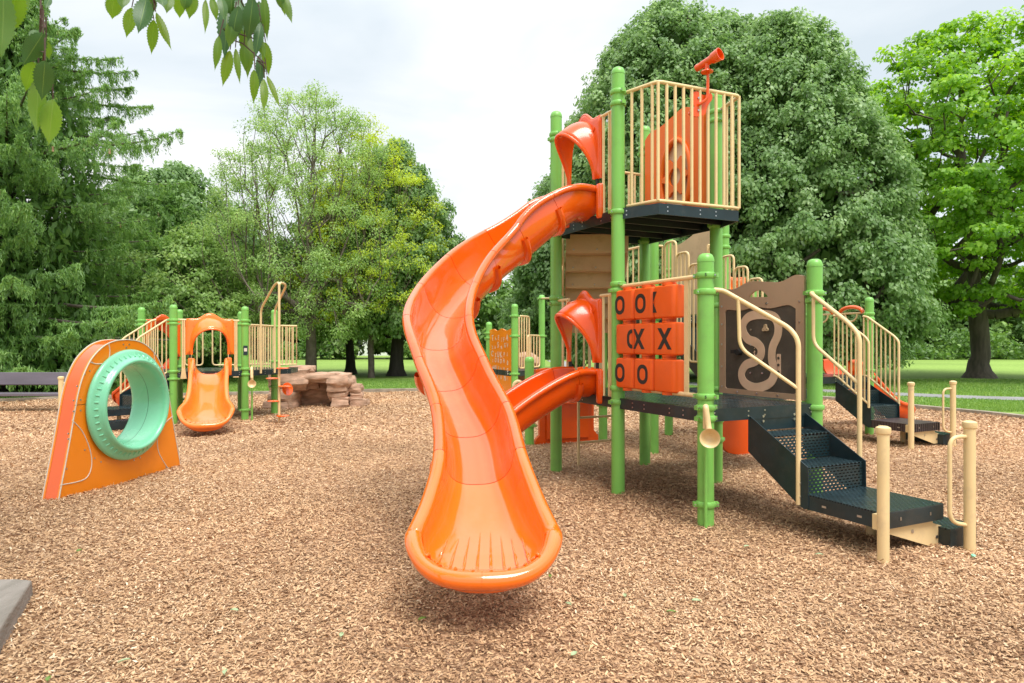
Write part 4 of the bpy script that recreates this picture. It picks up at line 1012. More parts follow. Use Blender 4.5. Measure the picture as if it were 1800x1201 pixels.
mb = MB(); mb.lathe([(.4175,-.0885),(.4175,-.0815)], 72, mt); mb.build('seam', 'rubber', ring)
mb = MB()
for k in range(48):
    a = R(7.5*k); mb.tube([mt@Vector((.522*math.cos(a), .522*math.sin(a), .066)), mt@Vector((.494*math.cos(a), .494*math.sin(a), .088))], .0095, 8)
merge(ring, mb.build('ring_nubs', 'mint', ring))

# ------------------------------------------------------------------ rock climber
rock = thing('climbing_rock', 'low brown moulded climbing rock with a cave opening', 'climbing rock', (-4.3, 14.8, 0))
def boulder(mb, c, size, seed, rz=0, n=3):
    bm = bmesh.new(); bmesh.ops.create_cube(bm, size=1); bmesh.ops.subdivide_edges(bm, edges=bm.edges, cuts=7, use_grid_fill=True)
    rn = Vector((seed*3.1, seed*7.7, seed*1.3)); m = Matrix.Translation(c)@Matrix.Rotation(rz,4,'Z'); vs = []
    for v in bm.verts:
        p = v.co.copy(); q = p.normalized()*.62; p = p.lerp(q, .28); p = Vector((p.x*size[0], p.y*size[1], p.z*size[2]))
        s1 = Vector((p.x*2.2, p.y*2.2, p.z*4.0))+rn
        d = noise.noise(s1)*.09+noise.noise(s1*2.6)*.04; st_ = (math.floor((p.z+c[2])*7.5+noise.noise(rn+p)*1.2)%2)*.022
        dd_ = Vector((p.x/size[0], p.y/size[1], p.z/size[2]*.6)).normalized(); vs.append(m@(p+dd_*(d*min(1, min(size)*2.2)-st_)))
    mb.add(vs, [tuple(v.index for v in f.verts) for f in bm.faces]); bm.free()
mb = MB()
for i, (c, s_, rz) in enumerate([((-4.85,14.75,.60),(.95,.8,.50),.1),((-4.98,14.6,.22),(.62,.7,.44),0),((-4.62,14.9,.77),(.55,.7,.26),.2),((-4.05,14.8,.66),(.85,.8,.22),-.05),((-4.2,15.15,.34),(1.7,.5,.72),0),((-3.62,14.75,.55),(.52,.75,.38),.1),((-3.62,14.7,.28),(.38,.5,.26),0),((-3.56,14.6,.11),(.42,.5,.24),.2),((-3.22,14.9,.42),(.30,.4,.20),0),((-3.22,14.9,.24),(.32,.4,.20),.1),((-3.12,14.85,.08),(.42,.5,.2),0),((-5.1,14.45,.07),(.6,.5,.2),.1),((-4.42,14.95,.55),(.4,.6,.3),.3)]):
    boulder(mb, Vector((-5.05+(c[0]+5.05)*.86, c[1], c[2])), (s_[0]*.92, s_[1], s_[2]), i+1, rz)
mb.build('rock_shell', 'rock', rock, smooth=38)
r2 = thing('climbing_rock', 'small pinkish rock seen past the back platform rails', 'climbing rock', (.35, 13.9, 0))
mb = MB(); boulder(mb, Vector((.32,14.05,.55)), (.5,.5,1.2), 31); boulder(mb, Vector((.55,14.3,.3)), (.5,.5,.6), 33); mb.build('rock_shell', 'rock', r2, smooth=38)

# ------------------------------------------------------------------ bench and timber
bench = thing('park_bench', 'long grey plank bench at the left edge behind the crawl panel', 'bench', (-10.6, 13.8, 0))
mb = MB(); mb.box((-10.3,14.05,.665), (3.6,.05,.27), 0, R(-12)); mb.build('backrest', 'bench', bench, bevel=.012)
mb = MB(); mb.box((-10.3,13.75,.36), (3.6,.36,.06)); mb.build('seat', 'bench', bench, bevel=.012)
for x in (-11.7, -8.85):
    mb = MB(); mb.box((x,13.8,.15), (.07,.36,.38)); mb.box((x,14.06,.42), (.07,.06,.7), 0, R(-10)); mb.build('leg', 'darksteel', bench, bevel=.006)
tim = thing('landscape_timber', 'weathered grey timber end in the near left corner', 'timber', (-2.4, 3.0, 0))
mb = MB(); P = [(-2.51,3.50),(-2.12,2.40),(-2.50,2.2),(-4.2,3.2),(-3.4,3.60)]
TQ = [(-2.84,3.82),(-2.74,3.80),(-2.36,3.02),(-1.88,2.0),(-4.5,2.0),(-4.5,3.74)]
mb.add([(x,y,.09) for x, y in TQ]+[(x+.01,y+.01,-.1) for x, y in TQ], [(0,1,2,3,4,5),(11,10,9,8,7,6)]+[(i,i+6,(i+1)%6+6,(i+1)%6) for i in range(6)])
mb.build('plank', 'timber', tim, smooth=0, bevel=.012)

# ------------------------------------------------------------------ ground, kerb, path
ORG = Vector((0,0,0))
rng = np.random.default_rng(11)
BORD = smoothline([(-16,11.5),(-14.2,14.6),(-12.2,15.95),(-9,17.5),(-3.3,19.3),(1.5,19.6),(5.2,18.6),(7.7,16.7),(8.84,14.1),(9.5,12.3),(10.0,8.5),(9.6,3.5),(8.0,-2.0),(2,-6),(-8,-5.5),(-15,-1),(-16.6,6)], True, 8)
BP = np.array(BORD)
def inside(x, y, P=BP):
    res = np.zeros(x.shape, bool); n = len(P); j = n-1
    for i in range(n):
        xi, yi, xj, yj = P[i,0], P[i,1], P[j,0], P[j,1]
        res ^= ((yi > y) != (yj > y)) & (x < (xj-xi)*(y-yi)/(yj-yi+1e-12)+xi); j = i
    return res
def hgt(x, y):
    h = .012*np.sin(1.7*x+.9*y)+.010*np.sin(-1.1*x+2.3*y+1)+.006*np.sin(4.3*x+3.1*y)+.005*np.sin(7.1*x-5.7*y+2)+.004*np.sin(13*x+11*y)
    h -= .05*np.exp(-(((x+.15)/.5)**2+((y-3.05)/.4)**2)) + .03*np.exp(-(((x-3.4)/.4)**2+((y-4.2)/.3)**2))
    return h
def npmesh(name, V, Fc, mat, parent=None, attrs=(), smooth=False, fsize=4):
    me = bpy.data.meshes.new(name); V = V - np.array(tuple(ORG))
    me.vertices.add(len(V)); me.vertices.foreach_set('co', V.astype(np.float32).ravel())
    n = len(Fc); me.loops.add(n*fsize); me.loops.foreach_set('vertex_index', Fc.astype(np.int32).ravel())
    me.polygons.add(n); me.polygons.foreach_set('loop_start', np.arange(0, n*fsize, fsize, dtype=np.int32)); me.polygons.foreach_set('loop_total', np.full(n, fsize, np.int32))
    if smooth: me.polygons.foreach_set('use_smooth', np.ones(n, bool))
    for an, arr in attrs:
        if arr.ndim == 1: a = me.attributes.new(an, 'FLOAT', 'POINT'); a.data.foreach_set('value', arr.astype(np.float32))
        else: a = me.attributes.new(an, 'FLOAT_VECTOR', 'POINT'); a.data.foreach_set('vector', arr.astype(np.float32).ravel())
    me.materials.append(M[mat]); me.update(calc_edges=True)
    o = bpy.data.objects.new(name, me); COL.objects.link(o)
    if parent: o.parent = parent
    else: o.location = ORG
    return o
# lawn: one sheet to the horizon
V = np.array([(-900,-300,-.03),(900,-300,-.03),(900,1500,-.03),(-900,1500,-.03)], float)
tag(npmesh('lawn', V, np.array([[0,1,2,3]]), 'lawn'), kind='structure')
# mulch bed
gx, gy = np.meshgrid(np.arange(-17.2, 10.6, .1), np.arange(-6.5, 20.1, .1)); Z = hgt(gx, gy)+.012
V = np.stack([gx.ravel(), gy.ravel(), Z.ravel()], 1); nx = gx.shape[1]
ii, jj = np.meshgrid(np.arange(gx.shape[0]-1), np.arange(nx-1), indexing='ij'); a = (ii*nx+jj).ravel()
Fc = np.stack([a, a+1, a+1+nx, a+nx], 1); ctr = V[Fc].mean(1); Fc = Fc[inside(ctr[:,0], ctr[:,1])]
tag(npmesh('mulch', V, Fc, 'mulch', smooth=True), kind='structure')
# kerb boards round the bed
mb = MB(); n = len(BORD); inn, out_ = [], []
for i in range(n):
    a, b, c = Vector(BORD[i-1]), Vector(BORD[i]), Vector(BORD[(i+1)%n]); t = (c-a).normalized(); nn = Vector((-t.y, t.x)); inn.append(b-nn*.09); out_.append(b+nn*.09)
rows = []
for L_, z in ((inn,-.05),(inn,.075),(inn,.085),(out_,.085),(out_,.075),(out_,-.05)):
    rows.append([Vector((p.x, p.y, z)) for p in L_])
mb.grid(rows, True); tag(mb.build('kerb', 'kerb', smooth=30), kind='structure')
PATH = smoothline([(26,15.2),(17,16.3),(13,17.2),(10.9,18.6),(9.0,20.2),(6.5,22.8),(4.8,27),(3.6,36),(3.3,52)], False, 8)
mb = MB(); r0, r1 = [], []
for i, p in enumerate(PATH):
    a, b = Vector(PATH[max(i-1,0)]), Vector(PATH[min(i+1,len(PATH)-1)]); t = (b-a).normalized(); nn = Vector((-t.y, t.x)); r0.append(Vector((p[0], p[1], -.022))+Vector((*nn*.62,0))); r1.append(Vector((p[0], p[1], -.022))-Vector((*nn*.62,0)))
mb.grid([r0, r1]); tag(mb.build('path', 'path', smooth=0), kind='structure')
PP = np.array([tuple(p.xy) for p in r0]+[tuple(p.xy) for p in reversed(r1)])

# wood chips: loose flakes on the bed, nearest ones smallest and densest
def chips(y0, y1, dens, Lr, Wr, side=.84):
    A = (y1-y0)*(side*(y0+y1)+3.0); n = int(A*dens); y = rng.uniform(y0, y1, n*2); xm = side*y+1.5; x = rng.uniform(-1, 1, n*2)*(side*y1+1.5); k = np.abs(x) < xm; x, y = x[k][:n], y[k][:n]
    k = inside(x, y); return x[k], y[k], rng.uniform(*Lr, k.sum()), rng.uniform(*Wr, k.sum())
parts = [chips(.9,2.2,2500,(.012,.045),(.004,.011)), chips(2.2,4.2,8200,(.008,.032),(.0035,.011)), chips(4.2,6.5,5000,(.011,.036),(.004,.012)), chips(6.5,10,2400,(.014,.044),(.005,.012)), chips(10,20,620,(.025,.06),(.010,.022))]
x, y, L, W = [np.concatenate(q) for q in zip(*parts)]
n = len(x); yaw = rng.uniform(0, np.pi, n); pit = rng.normal(0, .30, n); rol = rng.normal(0, .42, n)
d = np.stack([np.cos(yaw)*np.cos(pit), np.sin(yaw)*np.cos(pit), np.sin(pit)], 1)
s = np.stack([-np.sin(yaw)*np.cos(rol), np.cos(yaw)*np.cos(rol), np.sin(rol)], 1)
c = np.stack([x, y, hgt(x, y)+.014+L*np.abs(np.sin(pit))*.4+W*np.abs(np.sin(rol))*.4+rng.uniform(0, .010, n)], 1)
k1 = rng.uniform(.5, 1, n)[:,None]; k2 = rng.uniform(.35, 1, n)[:,None]; L = L[:,None]; W = W[:,None]
V = np.stack([c-d*L/2-s*W/2*k1, c+d*L/2*k2-s*W/2, c+d*L/2+s*W/2*k2, c-d*L/2*k1+s*W/2], 1).reshape(-1,3)
worn_shade = .26*np.exp(-(((x+.05)/.75)**2+((y-2.95)/.55)**2))+.24*np.exp(-(((x-1.7)/1.2)**2+((y-6.0)/.75)**2))+.18*np.exp(-(((x-2.2)/.6)**2+((y-4.75)/.5)**2))+.15*np.exp(-(((x-5.2)/.9)**2+((y-9.9)/.9)**2))+.14*np.exp(-(((x+4.6)/.6)**2+((y-10.0)/.6)**2))  # worn chips at slide exits; shade under decks and steps painted into chip tone
tone = np.clip(rng.beta(2.3, 2.2, n)+.05*np.sin(.8*x+1.1*y)*np.sin(1.3*x-.6*y)-worn_shade, 0, 1)
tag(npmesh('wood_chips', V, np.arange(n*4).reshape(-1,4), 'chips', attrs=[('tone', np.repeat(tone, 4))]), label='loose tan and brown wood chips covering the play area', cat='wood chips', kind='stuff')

# grass blades by the bed
n = 260000; y = 14+12*rng.random(n)**1.3; x = rng.uniform(-17, 20, n)
k = ~inside(x, y) & ~inside(x, y, PP); x, y = x[k], y[k]; n = len(x)
patch = np.sin(.9*x+.3*y)*np.sin(.5*x-1.1*y)
hh = rng.uniform(.03, .07, n)*(1+.4*patch); yaw = rng.uniform(0, 2*np.pi, n); wd = rng.uniform(.006,.013,n)
b = np.stack([x, y, np.full(n, -.035)], 1); sd_ = np.stack([np.cos(yaw), np.sin(yaw), 0*yaw], 1)*wd[:,None]; lean = np.stack([rng.normal(0,.025,n), rng.normal(0,.025,n), hh], 1)
V = np.stack([b-sd_, b+sd_, b+lean], 1).reshape(-1,3); tone = np.clip(.5+.25*patch+rng.normal(0,.18,n), 0, 1)
tag(npmesh('grass', V, np.arange(n*3).reshape(-1,3), 'lf_grass', attrs=[('tone', np.repeat(tone,3))], fsize=3), label='short green grass growing along the kerb and path', cat='grass', kind='stuff')

# ------------------------------------------------------------------ trees
def unit(v): return v/np.maximum(np.linalg.norm(v, axis=-1, keepdims=True), 1e-9)
def leaves(c, nrm, out, L, W, droop=.3):
    """rhombic leaves: centre c, facing nrm, pointing roughly along out"""
    d = unit(out - nrm*(out*nrm).sum(1, keepdims=True) + rng.normal(0, .35, c.shape)); d[:,2] -= droop; d = unit(d)
    s = unit(np.cross(d, nrm)); L = L[:,None]; W = W[:,None]; fold = nrm*W*.18
    return np.stack([c-d*L/2, c+s*W/2+d*L*.02+fold, c+d*L/2, c-s*W/2+d*L*.02+fold], 1)
def leafobj(name, V, tone, mat, parent): return npmesh(name, V.reshape(-1,3), np.arange(len(V)*4).reshape(-1,4), mat, parent, [('tone', np.repeat(np.clip(tone,0,1), 4))])
def rprof(prof, z): return np.interp(z, [p[0] for p in prof], [p[1] for p in prof])
def tree(label, X, Y, prof, trunk_r, mat, bark='bark', ncl=220, cr=.55, nl=220, leaf=(.15,.10), flat=.6, lob=.12, shell=.35, lean=(0,0), fork=1.6, name='broadleaf_tree', cat='tree', group=None, limb=.014, up=.55, seed=1, see=1.0, parent_kind=None, cut=None, fill=0, droop=.3, flare=1.6, nseg=3):
    global rng, ORG
    rng = np.random.default_rng(seed); H = prof[-1][0]
    t = thing(name, label, cat, (X, Y, 0), group)
    zs = np.linspace(prof[0][0], H, 200); wgt = rprof(prof, zs)+.15; wgt /= wgt.sum()
    z = rng.choice(zs, ncl, p=wgt)+rng.uniform(-.1,.1,ncl); az = rng.uniform(0, 2*np.pi, ncl)
    lobes = 1+lob*(np.sin(3*az+1.3*z+seed)+.8*np.sin(5*az-2.1*z+2*seed)+.6*np.sin(2.9*z+seed))
    rho = rprof(prof, z)*(1-np.abs(rng.normal(0, shell, ncl)).clip(0,.95))*lobes
    cx = X+lean[0]*(z/H)+rho*np.cos(az); cy = Y+lean[1]*(z/H)+rho*np.sin(az); C = np.stack([cx, cy, z], 1)
    # skeleton: trunk then limbs joined to the nearest suitable node
    nodes_ = []; par = []; nt = 14; th = H*.86
    for i in range(nt+1):
        f_ = i/nt; nodes_.append((X+lean[0]*f_*.86+.12*math.sin(f_*5+seed), Y+lean[1]*f_*.86+.1*math.cos(f_*4+seed), th*f_)); par.append(i-1)
    nd = np.array(nodes_); order = np.argsort(rho); isend = []
    N_ = [tuple(q) for q in nd]
    for i in order:
        A = np.array(N_); dv = C[i]-A; dh = np.hypot(dv[:,0], dv[:,1]); cost = np.linalg.norm(dv, axis=1)+2.0*np.maximum(0, up*dh-dv[:,2])+50*(A[:,2] < fork)
        j = int(np.argmin(cost)); a = A[j]; prev = j
        L_ = np.linalg.norm(C[i]-a); ns_ = max(1, min(nseg, int(L_/.5)))
        for k in range(1, ns_+1):
            f_ = k/ns_; q = a+(C[i]-a)*f_; q = q+np.array([0,0,-.12*L_*math.sin(math.pi*f_)])+(rng.normal(0,.028*L_,3) if k < ns_ else 0)
            N_.append(tuple(q)); par.append(prev); prev = len(N_)-1
    cnt = np.zeros(len(N_)); 
    for i in range(len(N_)-1, 0, -1): cnt[i] += 1; cnt[par[i]] += cnt[i]
    mb = MB(); tr_pts = [Vector(q) for q in N_[:nt+1]]; tot = cnt[1]
    rad = [max(.03, trunk_r*((cnt[max(i,1)]/tot)**.5)*(1 if i else 1)) for i in range(nt+1)]
    base = [Vector((X,Y,-.1)), Vector((X,Y,.06)), Vector((X+lean[0]*.01,Y,.25)), Vector((X+lean[0]*.03,Y,.6))]
    P = base+[p for p in tr_pts if p.z > .8]; rr = [trunk_r*flare*1.15, trunk_r*flare, trunk_r*(1+(flare-1)*.45), trunk_r*1.1]+[r_ for p, r_ in zip(tr_pts, rad) if p.z > .8]
    mb.tube(P, 1, 14, radii=rr); trunk = mb.build('trunk', bark, t, smooth=80)
    mb = MB()
    for i in range(nt+1, len(N_)):
        a, b = Vector(N_[par[i]]), Vector(N_[i]); r_ = limb*cnt[i]**.5; ra = limb*min(cnt[par[i]], cnt[i]*1.6)**.5
        if r_ > limb*see*.99: mb.tube([a, b], 1, 6 if r_ > .04 else 4, radii=[min(ra, trunk_r*.6), min(r_, trunk_r*.55)], caps=False)
    mb.build('limbs', bark, trunk, smooth=80)
    # foliage
    crs = cr*rng.uniform(.65, 1.35, ncl); idx = np.repeat(np.arange(ncl), nl); m = len(idx)
    u = unit(rng.normal(0, 1, (m,3))); rr_ = rng.random(m)**.45
    pos = C[idx]+u*(rr_*crs[idx])[:,None]*np.array([1,1,flat])
    ax = np.stack([C[idx][:,0]-X-lean[0]*.7, C[idx][:,1]-Y-lean[1]*.7, (C[idx][:,2]-H*.45)*.5], 1); ax = unit(ax)
    keep = pos[:,2] > .35
    nrm = unit(u*.5+ax*.45+np.array([0,0,.7])+rng.normal(0,.42,(m,3))); out = unit(u+ax*.8)
    sz = rng.uniform(.65,1.25,m)
    V = leaves(pos, nrm, out, leaf[0]*sz, leaf[1]*sz, droop)
    tone = .5+rng.normal(0,.16,m)+rng.normal(0,.13,ncl)[idx]
    V, tone = V[keep], tone[keep]
    leafobj('crown', V, tone, mat, t)
    if fill:       # coarse twiggy foliage inside the crown
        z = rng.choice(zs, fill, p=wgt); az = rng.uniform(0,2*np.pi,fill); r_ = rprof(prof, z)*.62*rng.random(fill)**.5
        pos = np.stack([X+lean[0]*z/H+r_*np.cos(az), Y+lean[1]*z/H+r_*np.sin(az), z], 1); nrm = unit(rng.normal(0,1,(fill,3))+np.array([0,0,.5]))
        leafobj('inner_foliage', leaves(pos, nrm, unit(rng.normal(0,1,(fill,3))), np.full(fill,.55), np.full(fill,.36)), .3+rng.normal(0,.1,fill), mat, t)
    return t

LP = lambda *a: list(a)
tree('tall broad linden behind the tower, its pointed top the highest', 6.46, 27, [(.9,3.9),(3,4.5),(7,4.6),(10.5,3.9),(12.6,2.9),(14,1.8),(14.8,.8),(15.1,.2)], .34, 'lf_linden', ncl=1444, cr=.44, nl=117, leaf=(0.163,0.107), flat=.85, lob=.045, shell=.13, fill=9000, seed=3, see=3, droop=.6)
tree('broad linden right of the tower reaching nearly to the ground', 10.2, 25, [(.8,3.9),(2,4.6),(4,4.7),(6,4.4),(8,3.8),(10,2.9),(12,2.0),(13,1.2),(13.6,.3)], .34, 'lf_linden', ncl=1482, cr=.44, nl=117, leaf=(0.155,0.098), flat=.85, lob=.045, shell=.13, fill=9000, seed=7, see=3, droop=.6)
tree('rounded linden crown filling the gap between the two big lindens behind the tower', 8.75, 28, [(.9,3.0),(4,3.8),(8,3.9),(11,3.4),(13,2.6),(14.3,1.6),(15,.4)], .3, 'lf_linden', ncl=900, cr=.44, nl=110, leaf=(.165,.11), flat=.85, lob=.045, shell=.13, fill=5000, seed=51, see=3, droop=.6)
tree('dark linden seen left of the tower behind the long slide', 3.2, 33, [(.9,3.4),(3,3.6),(6,2.9),(9,1.9),(10.3,1.0),(11,.2)], .3, 'lf_linden', ncl=627, cr=.44, nl=93, leaf=(0.206,0.131), flat=.85, lob=.05, shell=.18, fill=3500, seed=9, see=3, droop=.6)
tree('dark linden with a thick trunk just left of the long slide', -4.98, 28.7, [(1.9,2.9),(4,3.1),(6,2.7),(8,1.7),(9.2,.9),(9.9,.2)], .27, 'lf_linden', bark='bark_dark', ncl=627, cr=.44, nl=105, leaf=(0.172,0.115), flat=.85, lob=.05, shell=.18, fill=3500, seed=12, see=3, droop=.6)
tree('dark linden behind the rock with a slim dark trunk', -7.35, 30.3, [(1.9,3.0),(4,3.4),(6,3.0),(7.6,1.8),(8.6,.2)], .19, 'lf_linden', bark='bark_dark', ncl=418, cr=.44, nl=86, leaf=(0.189,0.123), flat=.85, lob=.05, shell=.2, fill=2500, seed=15, see=3, droop=.6)
tree('grey-green linden topping the gap right of the spruce', -15.4, 30, [(.9,4.2),(3,4.8),(6,4.2),(7.6,2.9),(8.8,1.4),(9.3,.2)], .3, 'lf_linden', ncl=627, cr=.44, nl=99, leaf=(0.189,0.123), flat=.85, lob=.05, shell=.18, fill=3500, seed=18, see=3, droop=.6)
tree('airy young tree with fine upright limbs behind the rock', -7.85, 26, [(1.7,2.8),(3.0,4.0),(5,4.1),(7.6,3.8),(9.4,2.8),(10.6,1.5),(11.3,.3)], .20, 'lf_young', bark='bark_light', ncl=820, cr=.40, nl=105, leaf=(.088,.05), flat=.8, shell=.34, lob=.07, seed=21, limb=.0085, up=1.7, see=1, fork=2.4, flare=1.25, nseg=4)
tree('yellow-green airy tree leaning right beside the young tree', -5.75, 27.2, [(2.2,2.8),(3.4,3.5),(5,3.2),(7.5,2.5),(9.2,1.5),(10.5,.3)], .12, 'lf_young2', bark='bark_light', ncl=460, cr=.40, nl=80, leaf=(.092,.055), flat=.6, shell=.3, lob=.09, seed=24, limb=.009, up=1.3, fork=2.2, flare=1.2, nseg=4)
tree('low spreading light green tree behind the left play unit', -11.9, 24.6, [(1.0,2.2),(2,2.9),(3.4,2.6),(4.6,1.7),(5.6,.3)], .12, 'lf_young', bark='bark_light', ncl=230, cr=.5, nl=90, leaf=(.13,.08), flat=.5, shell=.3, seed=27, limb=.011, fork=.9, flare=1.2)
tree('large bright green maple on the right lawn with a thick leaning trunk', 18.95, 27, [(2.6,3.8),(4,5.3),(6,5.8),(8,5.9),(10.5,5.3),(12.6,3.6),(14.2,.8)], .34, 'lf_maple', ncl=760, cr=.62, nl=120, leaf=(.19,.14), flat=.42, shell=.34, lob=.14, lean=(-.9,0), seed=33, limb=.017, up=.5, see=1, fork=2.2, flare=1.75, nseg=4)

def spruce(label, X, Y, H, prof, seed, ndens=1.0):
    global rng, ORG
    rng = np.random.default_rng(seed); t = thing('spruce_tree', label, 'spruce', (X, Y, 0)); mb = MB()
    mb.tube([(X,Y,-.1),(X,Y,H*.4),(X,Y,H*.97)], 1, 12, radii=[.30,.2,.02]); trunk = mb.build('trunk', 'bark_dark', t, smooth=80)
    br = MB(); Vs, Ts, Vc = [], [], []; z0 = .5
    while z0 < H-.25:
        R0 = rprof(prof, z0); nb = 6 if R0 > 1.5 else 5; a0 = rng.uniform(0, 6.28)
        for b in range(nb):
            az = a0+2*np.pi*b/nb+rng.normal(0,.16); L = R0*rng.uniform(.62,1.18); hz = np.array([math.cos(az), math.sin(az), 0]); lat = np.array([-math.sin(az), math.cos(az), 0])
            ts = np.linspace(0, 1, 9); lift = .10+.25*(z0/H)
            pc = np.array([X, Y, z0])+hz*(L*ts)[:,None]+np.array([0,0,1])*(L*(lift*ts-.52*ts**2+.40*ts**3))[:,None]
            br.tube([tuple(q) for q in pc], 1, 5, radii=list(np.linspace(.012+.012*L, .006, 9)), caps=False)
            nt = int((12+10*L)*ndens); tt = rng.uniform(.12, 1, nt)**.75; st = np.stack([np.interp(tt, ts, pc[:,k]) for k in range(3)], 1)
            side = rng.choice([-1,1], nt); sp = rng.uniform(.1,.75,nt)*(1.08-tt)*L*.42
            mid = st+lat*(side*sp)[:,None]+hz*(sp*.5)[:,None]-np.array([0,0,1])*(.06*sp)[:,None]
            hang = rng.uniform(.15,.85,nt)*(.5+.5*min(1,L/3))*(1.15-tt*.75)
            nn = 34; f_ = rng.random((nt, nn, 1)); isb = rng.random((nt,nn,1)) < .32
            p1 = st[:,None]+(mid-st)[:,None]*f_; p2 = mid[:,None]+np.array([0,0,-1])*(hang[:,None,None]*f_)+rng.normal(0,.035,(nt,nn,3))
            P = np.where(isb, p1+rng.normal(0,.02,(nt,nn,3)), p2).reshape(-1,3)
            out = np.where(isb, (hz*.8+lat*side[:,None,None]*.6)+0*p1, np.array([0,0,-1.])+hz*.25+0*p1).reshape(-1,3)
            m = len(P); nrm = unit(np.array([0,0,.55])+hz*.6+rng.normal(0,.55,(m,3))); szz = rng.uniform(.7,1.3,m)
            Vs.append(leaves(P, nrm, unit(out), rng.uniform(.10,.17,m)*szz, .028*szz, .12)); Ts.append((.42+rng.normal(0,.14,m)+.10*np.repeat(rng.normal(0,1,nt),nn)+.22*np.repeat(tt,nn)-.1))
        z0 += rng.uniform(.30,.50)
    br.build('limbs', 'bark', trunk, smooth=80)
    nf_ = 14000; z = H*.9*rng.random(nf_)**1.3+.4; az = rng.uniform(0,2*np.pi,nf_); r_ = rprof(prof, z)*.5*rng.random(nf_)**.5; Pf = np.stack([X+r_*np.cos(az), Y+r_*np.sin(az), z], 1)
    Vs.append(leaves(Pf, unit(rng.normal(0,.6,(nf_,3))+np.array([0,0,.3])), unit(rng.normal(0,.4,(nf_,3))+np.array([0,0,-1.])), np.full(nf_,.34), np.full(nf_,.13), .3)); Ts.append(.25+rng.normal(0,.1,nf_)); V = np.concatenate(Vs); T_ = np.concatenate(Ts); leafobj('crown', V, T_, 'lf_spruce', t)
    cm = MB()
    for k in range(60):
        i = rng.integers(len(V)); 
        if V[i,0,2] > 4: p = Vector(V[i,0]); cm.tube([p, p-Vector((0,0,.13))], .028, 6)
    cm.build('cones', 'rock', trunk)
spruce('tall dark spruce with drooping boughs filling the left edge', -14.9, 19.6, 13.4, [(0,5.3),(3,5.4),(5.5,5.0),(7.45,4.5),(9,3.5),(10.45,2.2),(11.8,1.1),(13.4,.1)], 5, 1.0)
spruce('second spruce further left behind the tall one', -20.5, 23, 12, [(0,5),(4,4.6),(8,3),(12,.1)], 8, .55)
spruce('shorter dark spruce between the tall spruce and the light tree', -13.2, 25.5, 7.4, [(0,3.6),(3,3.2),(5,2.2),(7.4,.1)], 10, .8)

# far tree line
k = 0
for px in range(-90, 1900, 62):
    rnd = random.Random(px); Yd = 56+rnd.uniform(0,12); Xd = (px-900+rnd.uniform(-15,15))/FPX*Yd
    if abs(px-655) < 40: continue
    Hh = rnd.uniform(6.5, 9.5); k += 1; pale = (k % 5 == 2)
    tree('bushy woodland tree in the line beyond the lawn' if not pale else 'paler drooping tree in the line beyond the lawn', Xd, Yd, [(.2,2.6),(2,3.2),(Hh*.5,3.0),(Hh*.8,1.9),(Hh,.3)], .16, 'lf_far2' if pale else 'lf_far', ncl=70, cr=.9, nl=90, leaf=(.45,.28), flat=.7, shell=.25, fork=.6, seed=100+k, see=3, fill=300, group='pale trees beyond the lawn' if pale else 'trees beyond the lawn', name='woodland_tree')
rng = np.random.default_rng(77); ORG = Vector((0,0,0))
n = 42000; x = rng.uniform(-62, 66, n); y = rng.uniform(53.5, 58, n); kk = ~((x/y*FPX+900 > 625) & (x/y*FPX+900 < 690)); x, y = x[kk], y[kk]; n = len(x)
top = 1.5+.8*np.sin(.7*x)+.6*np.sin(1.9*x+1); z = rng.random(n)**.8*top
V = leaves(np.stack([x,y,z],1), unit(rng.normal(0,.6,(n,3))+np.array([0,-.3,.7])), unit(rng.normal(0,1,(n,3))), rng.uniform(.25,.5,n), rng.uniform(.15,.3,n))
tag(leafobj('undergrowth', V, .45+.2*np.sin(1.3*x)+rng.normal(0,.15,n), 'lf_far', None), label='low green undergrowth along the foot of the far trees', cat='undergrowth', kind='stuff')
n = 30000; x = rng.uniform(-90, 100, n); y = rng.uniform(72, 82, n); z = rng.random(n)*(7.5+1.5*np.sin(.3*x)); kk = ~((x/y*FPX+900 > 625) & (x/y*FPX+900 < 690) & (z < 3)); x, y, z = x[kk], y[kk], z[kk]; n = len(x)
V = leaves(np.stack([x,y,z],1), unit(rng.normal(0,.6,(n,3))+np.array([0,-.3,.7])), unit(rng.normal(0,1,(n,3))), rng.uniform(.5,1.1,n), rng.uniform(.35,.7,n))
tag(leafobj('far_wood', V, .35+rng.normal(0,.15,n), 'lf_far', None), label='dense green wood far beyond the lawn', cat='wood', kind='stuff')
hs = thing('house', 'small white house glimpsed under the trees far across the lawn', 'house', (-14.6, 70, 0))
mb = MB(); mb.box((-14.6,72,1.1), (5.5,4,2.3)); mb.build('wall', 'house', hs, smooth=0)
mb = MB(); mb.prism([(-17.7,2.2),(-11.5,2.2),(-14.6,3.6)], 4.6, Matrix.Translation((0,69.7,0))); mb.build('roof', 'roof', hs, smooth=0)
for x in (-16.1,-14.4,-12.8):
    mb = MB(); mb.box((x,69.98,1.2), (.7,.06,.9)); mb.build('window', 'glass_dark', hs, smooth=0)

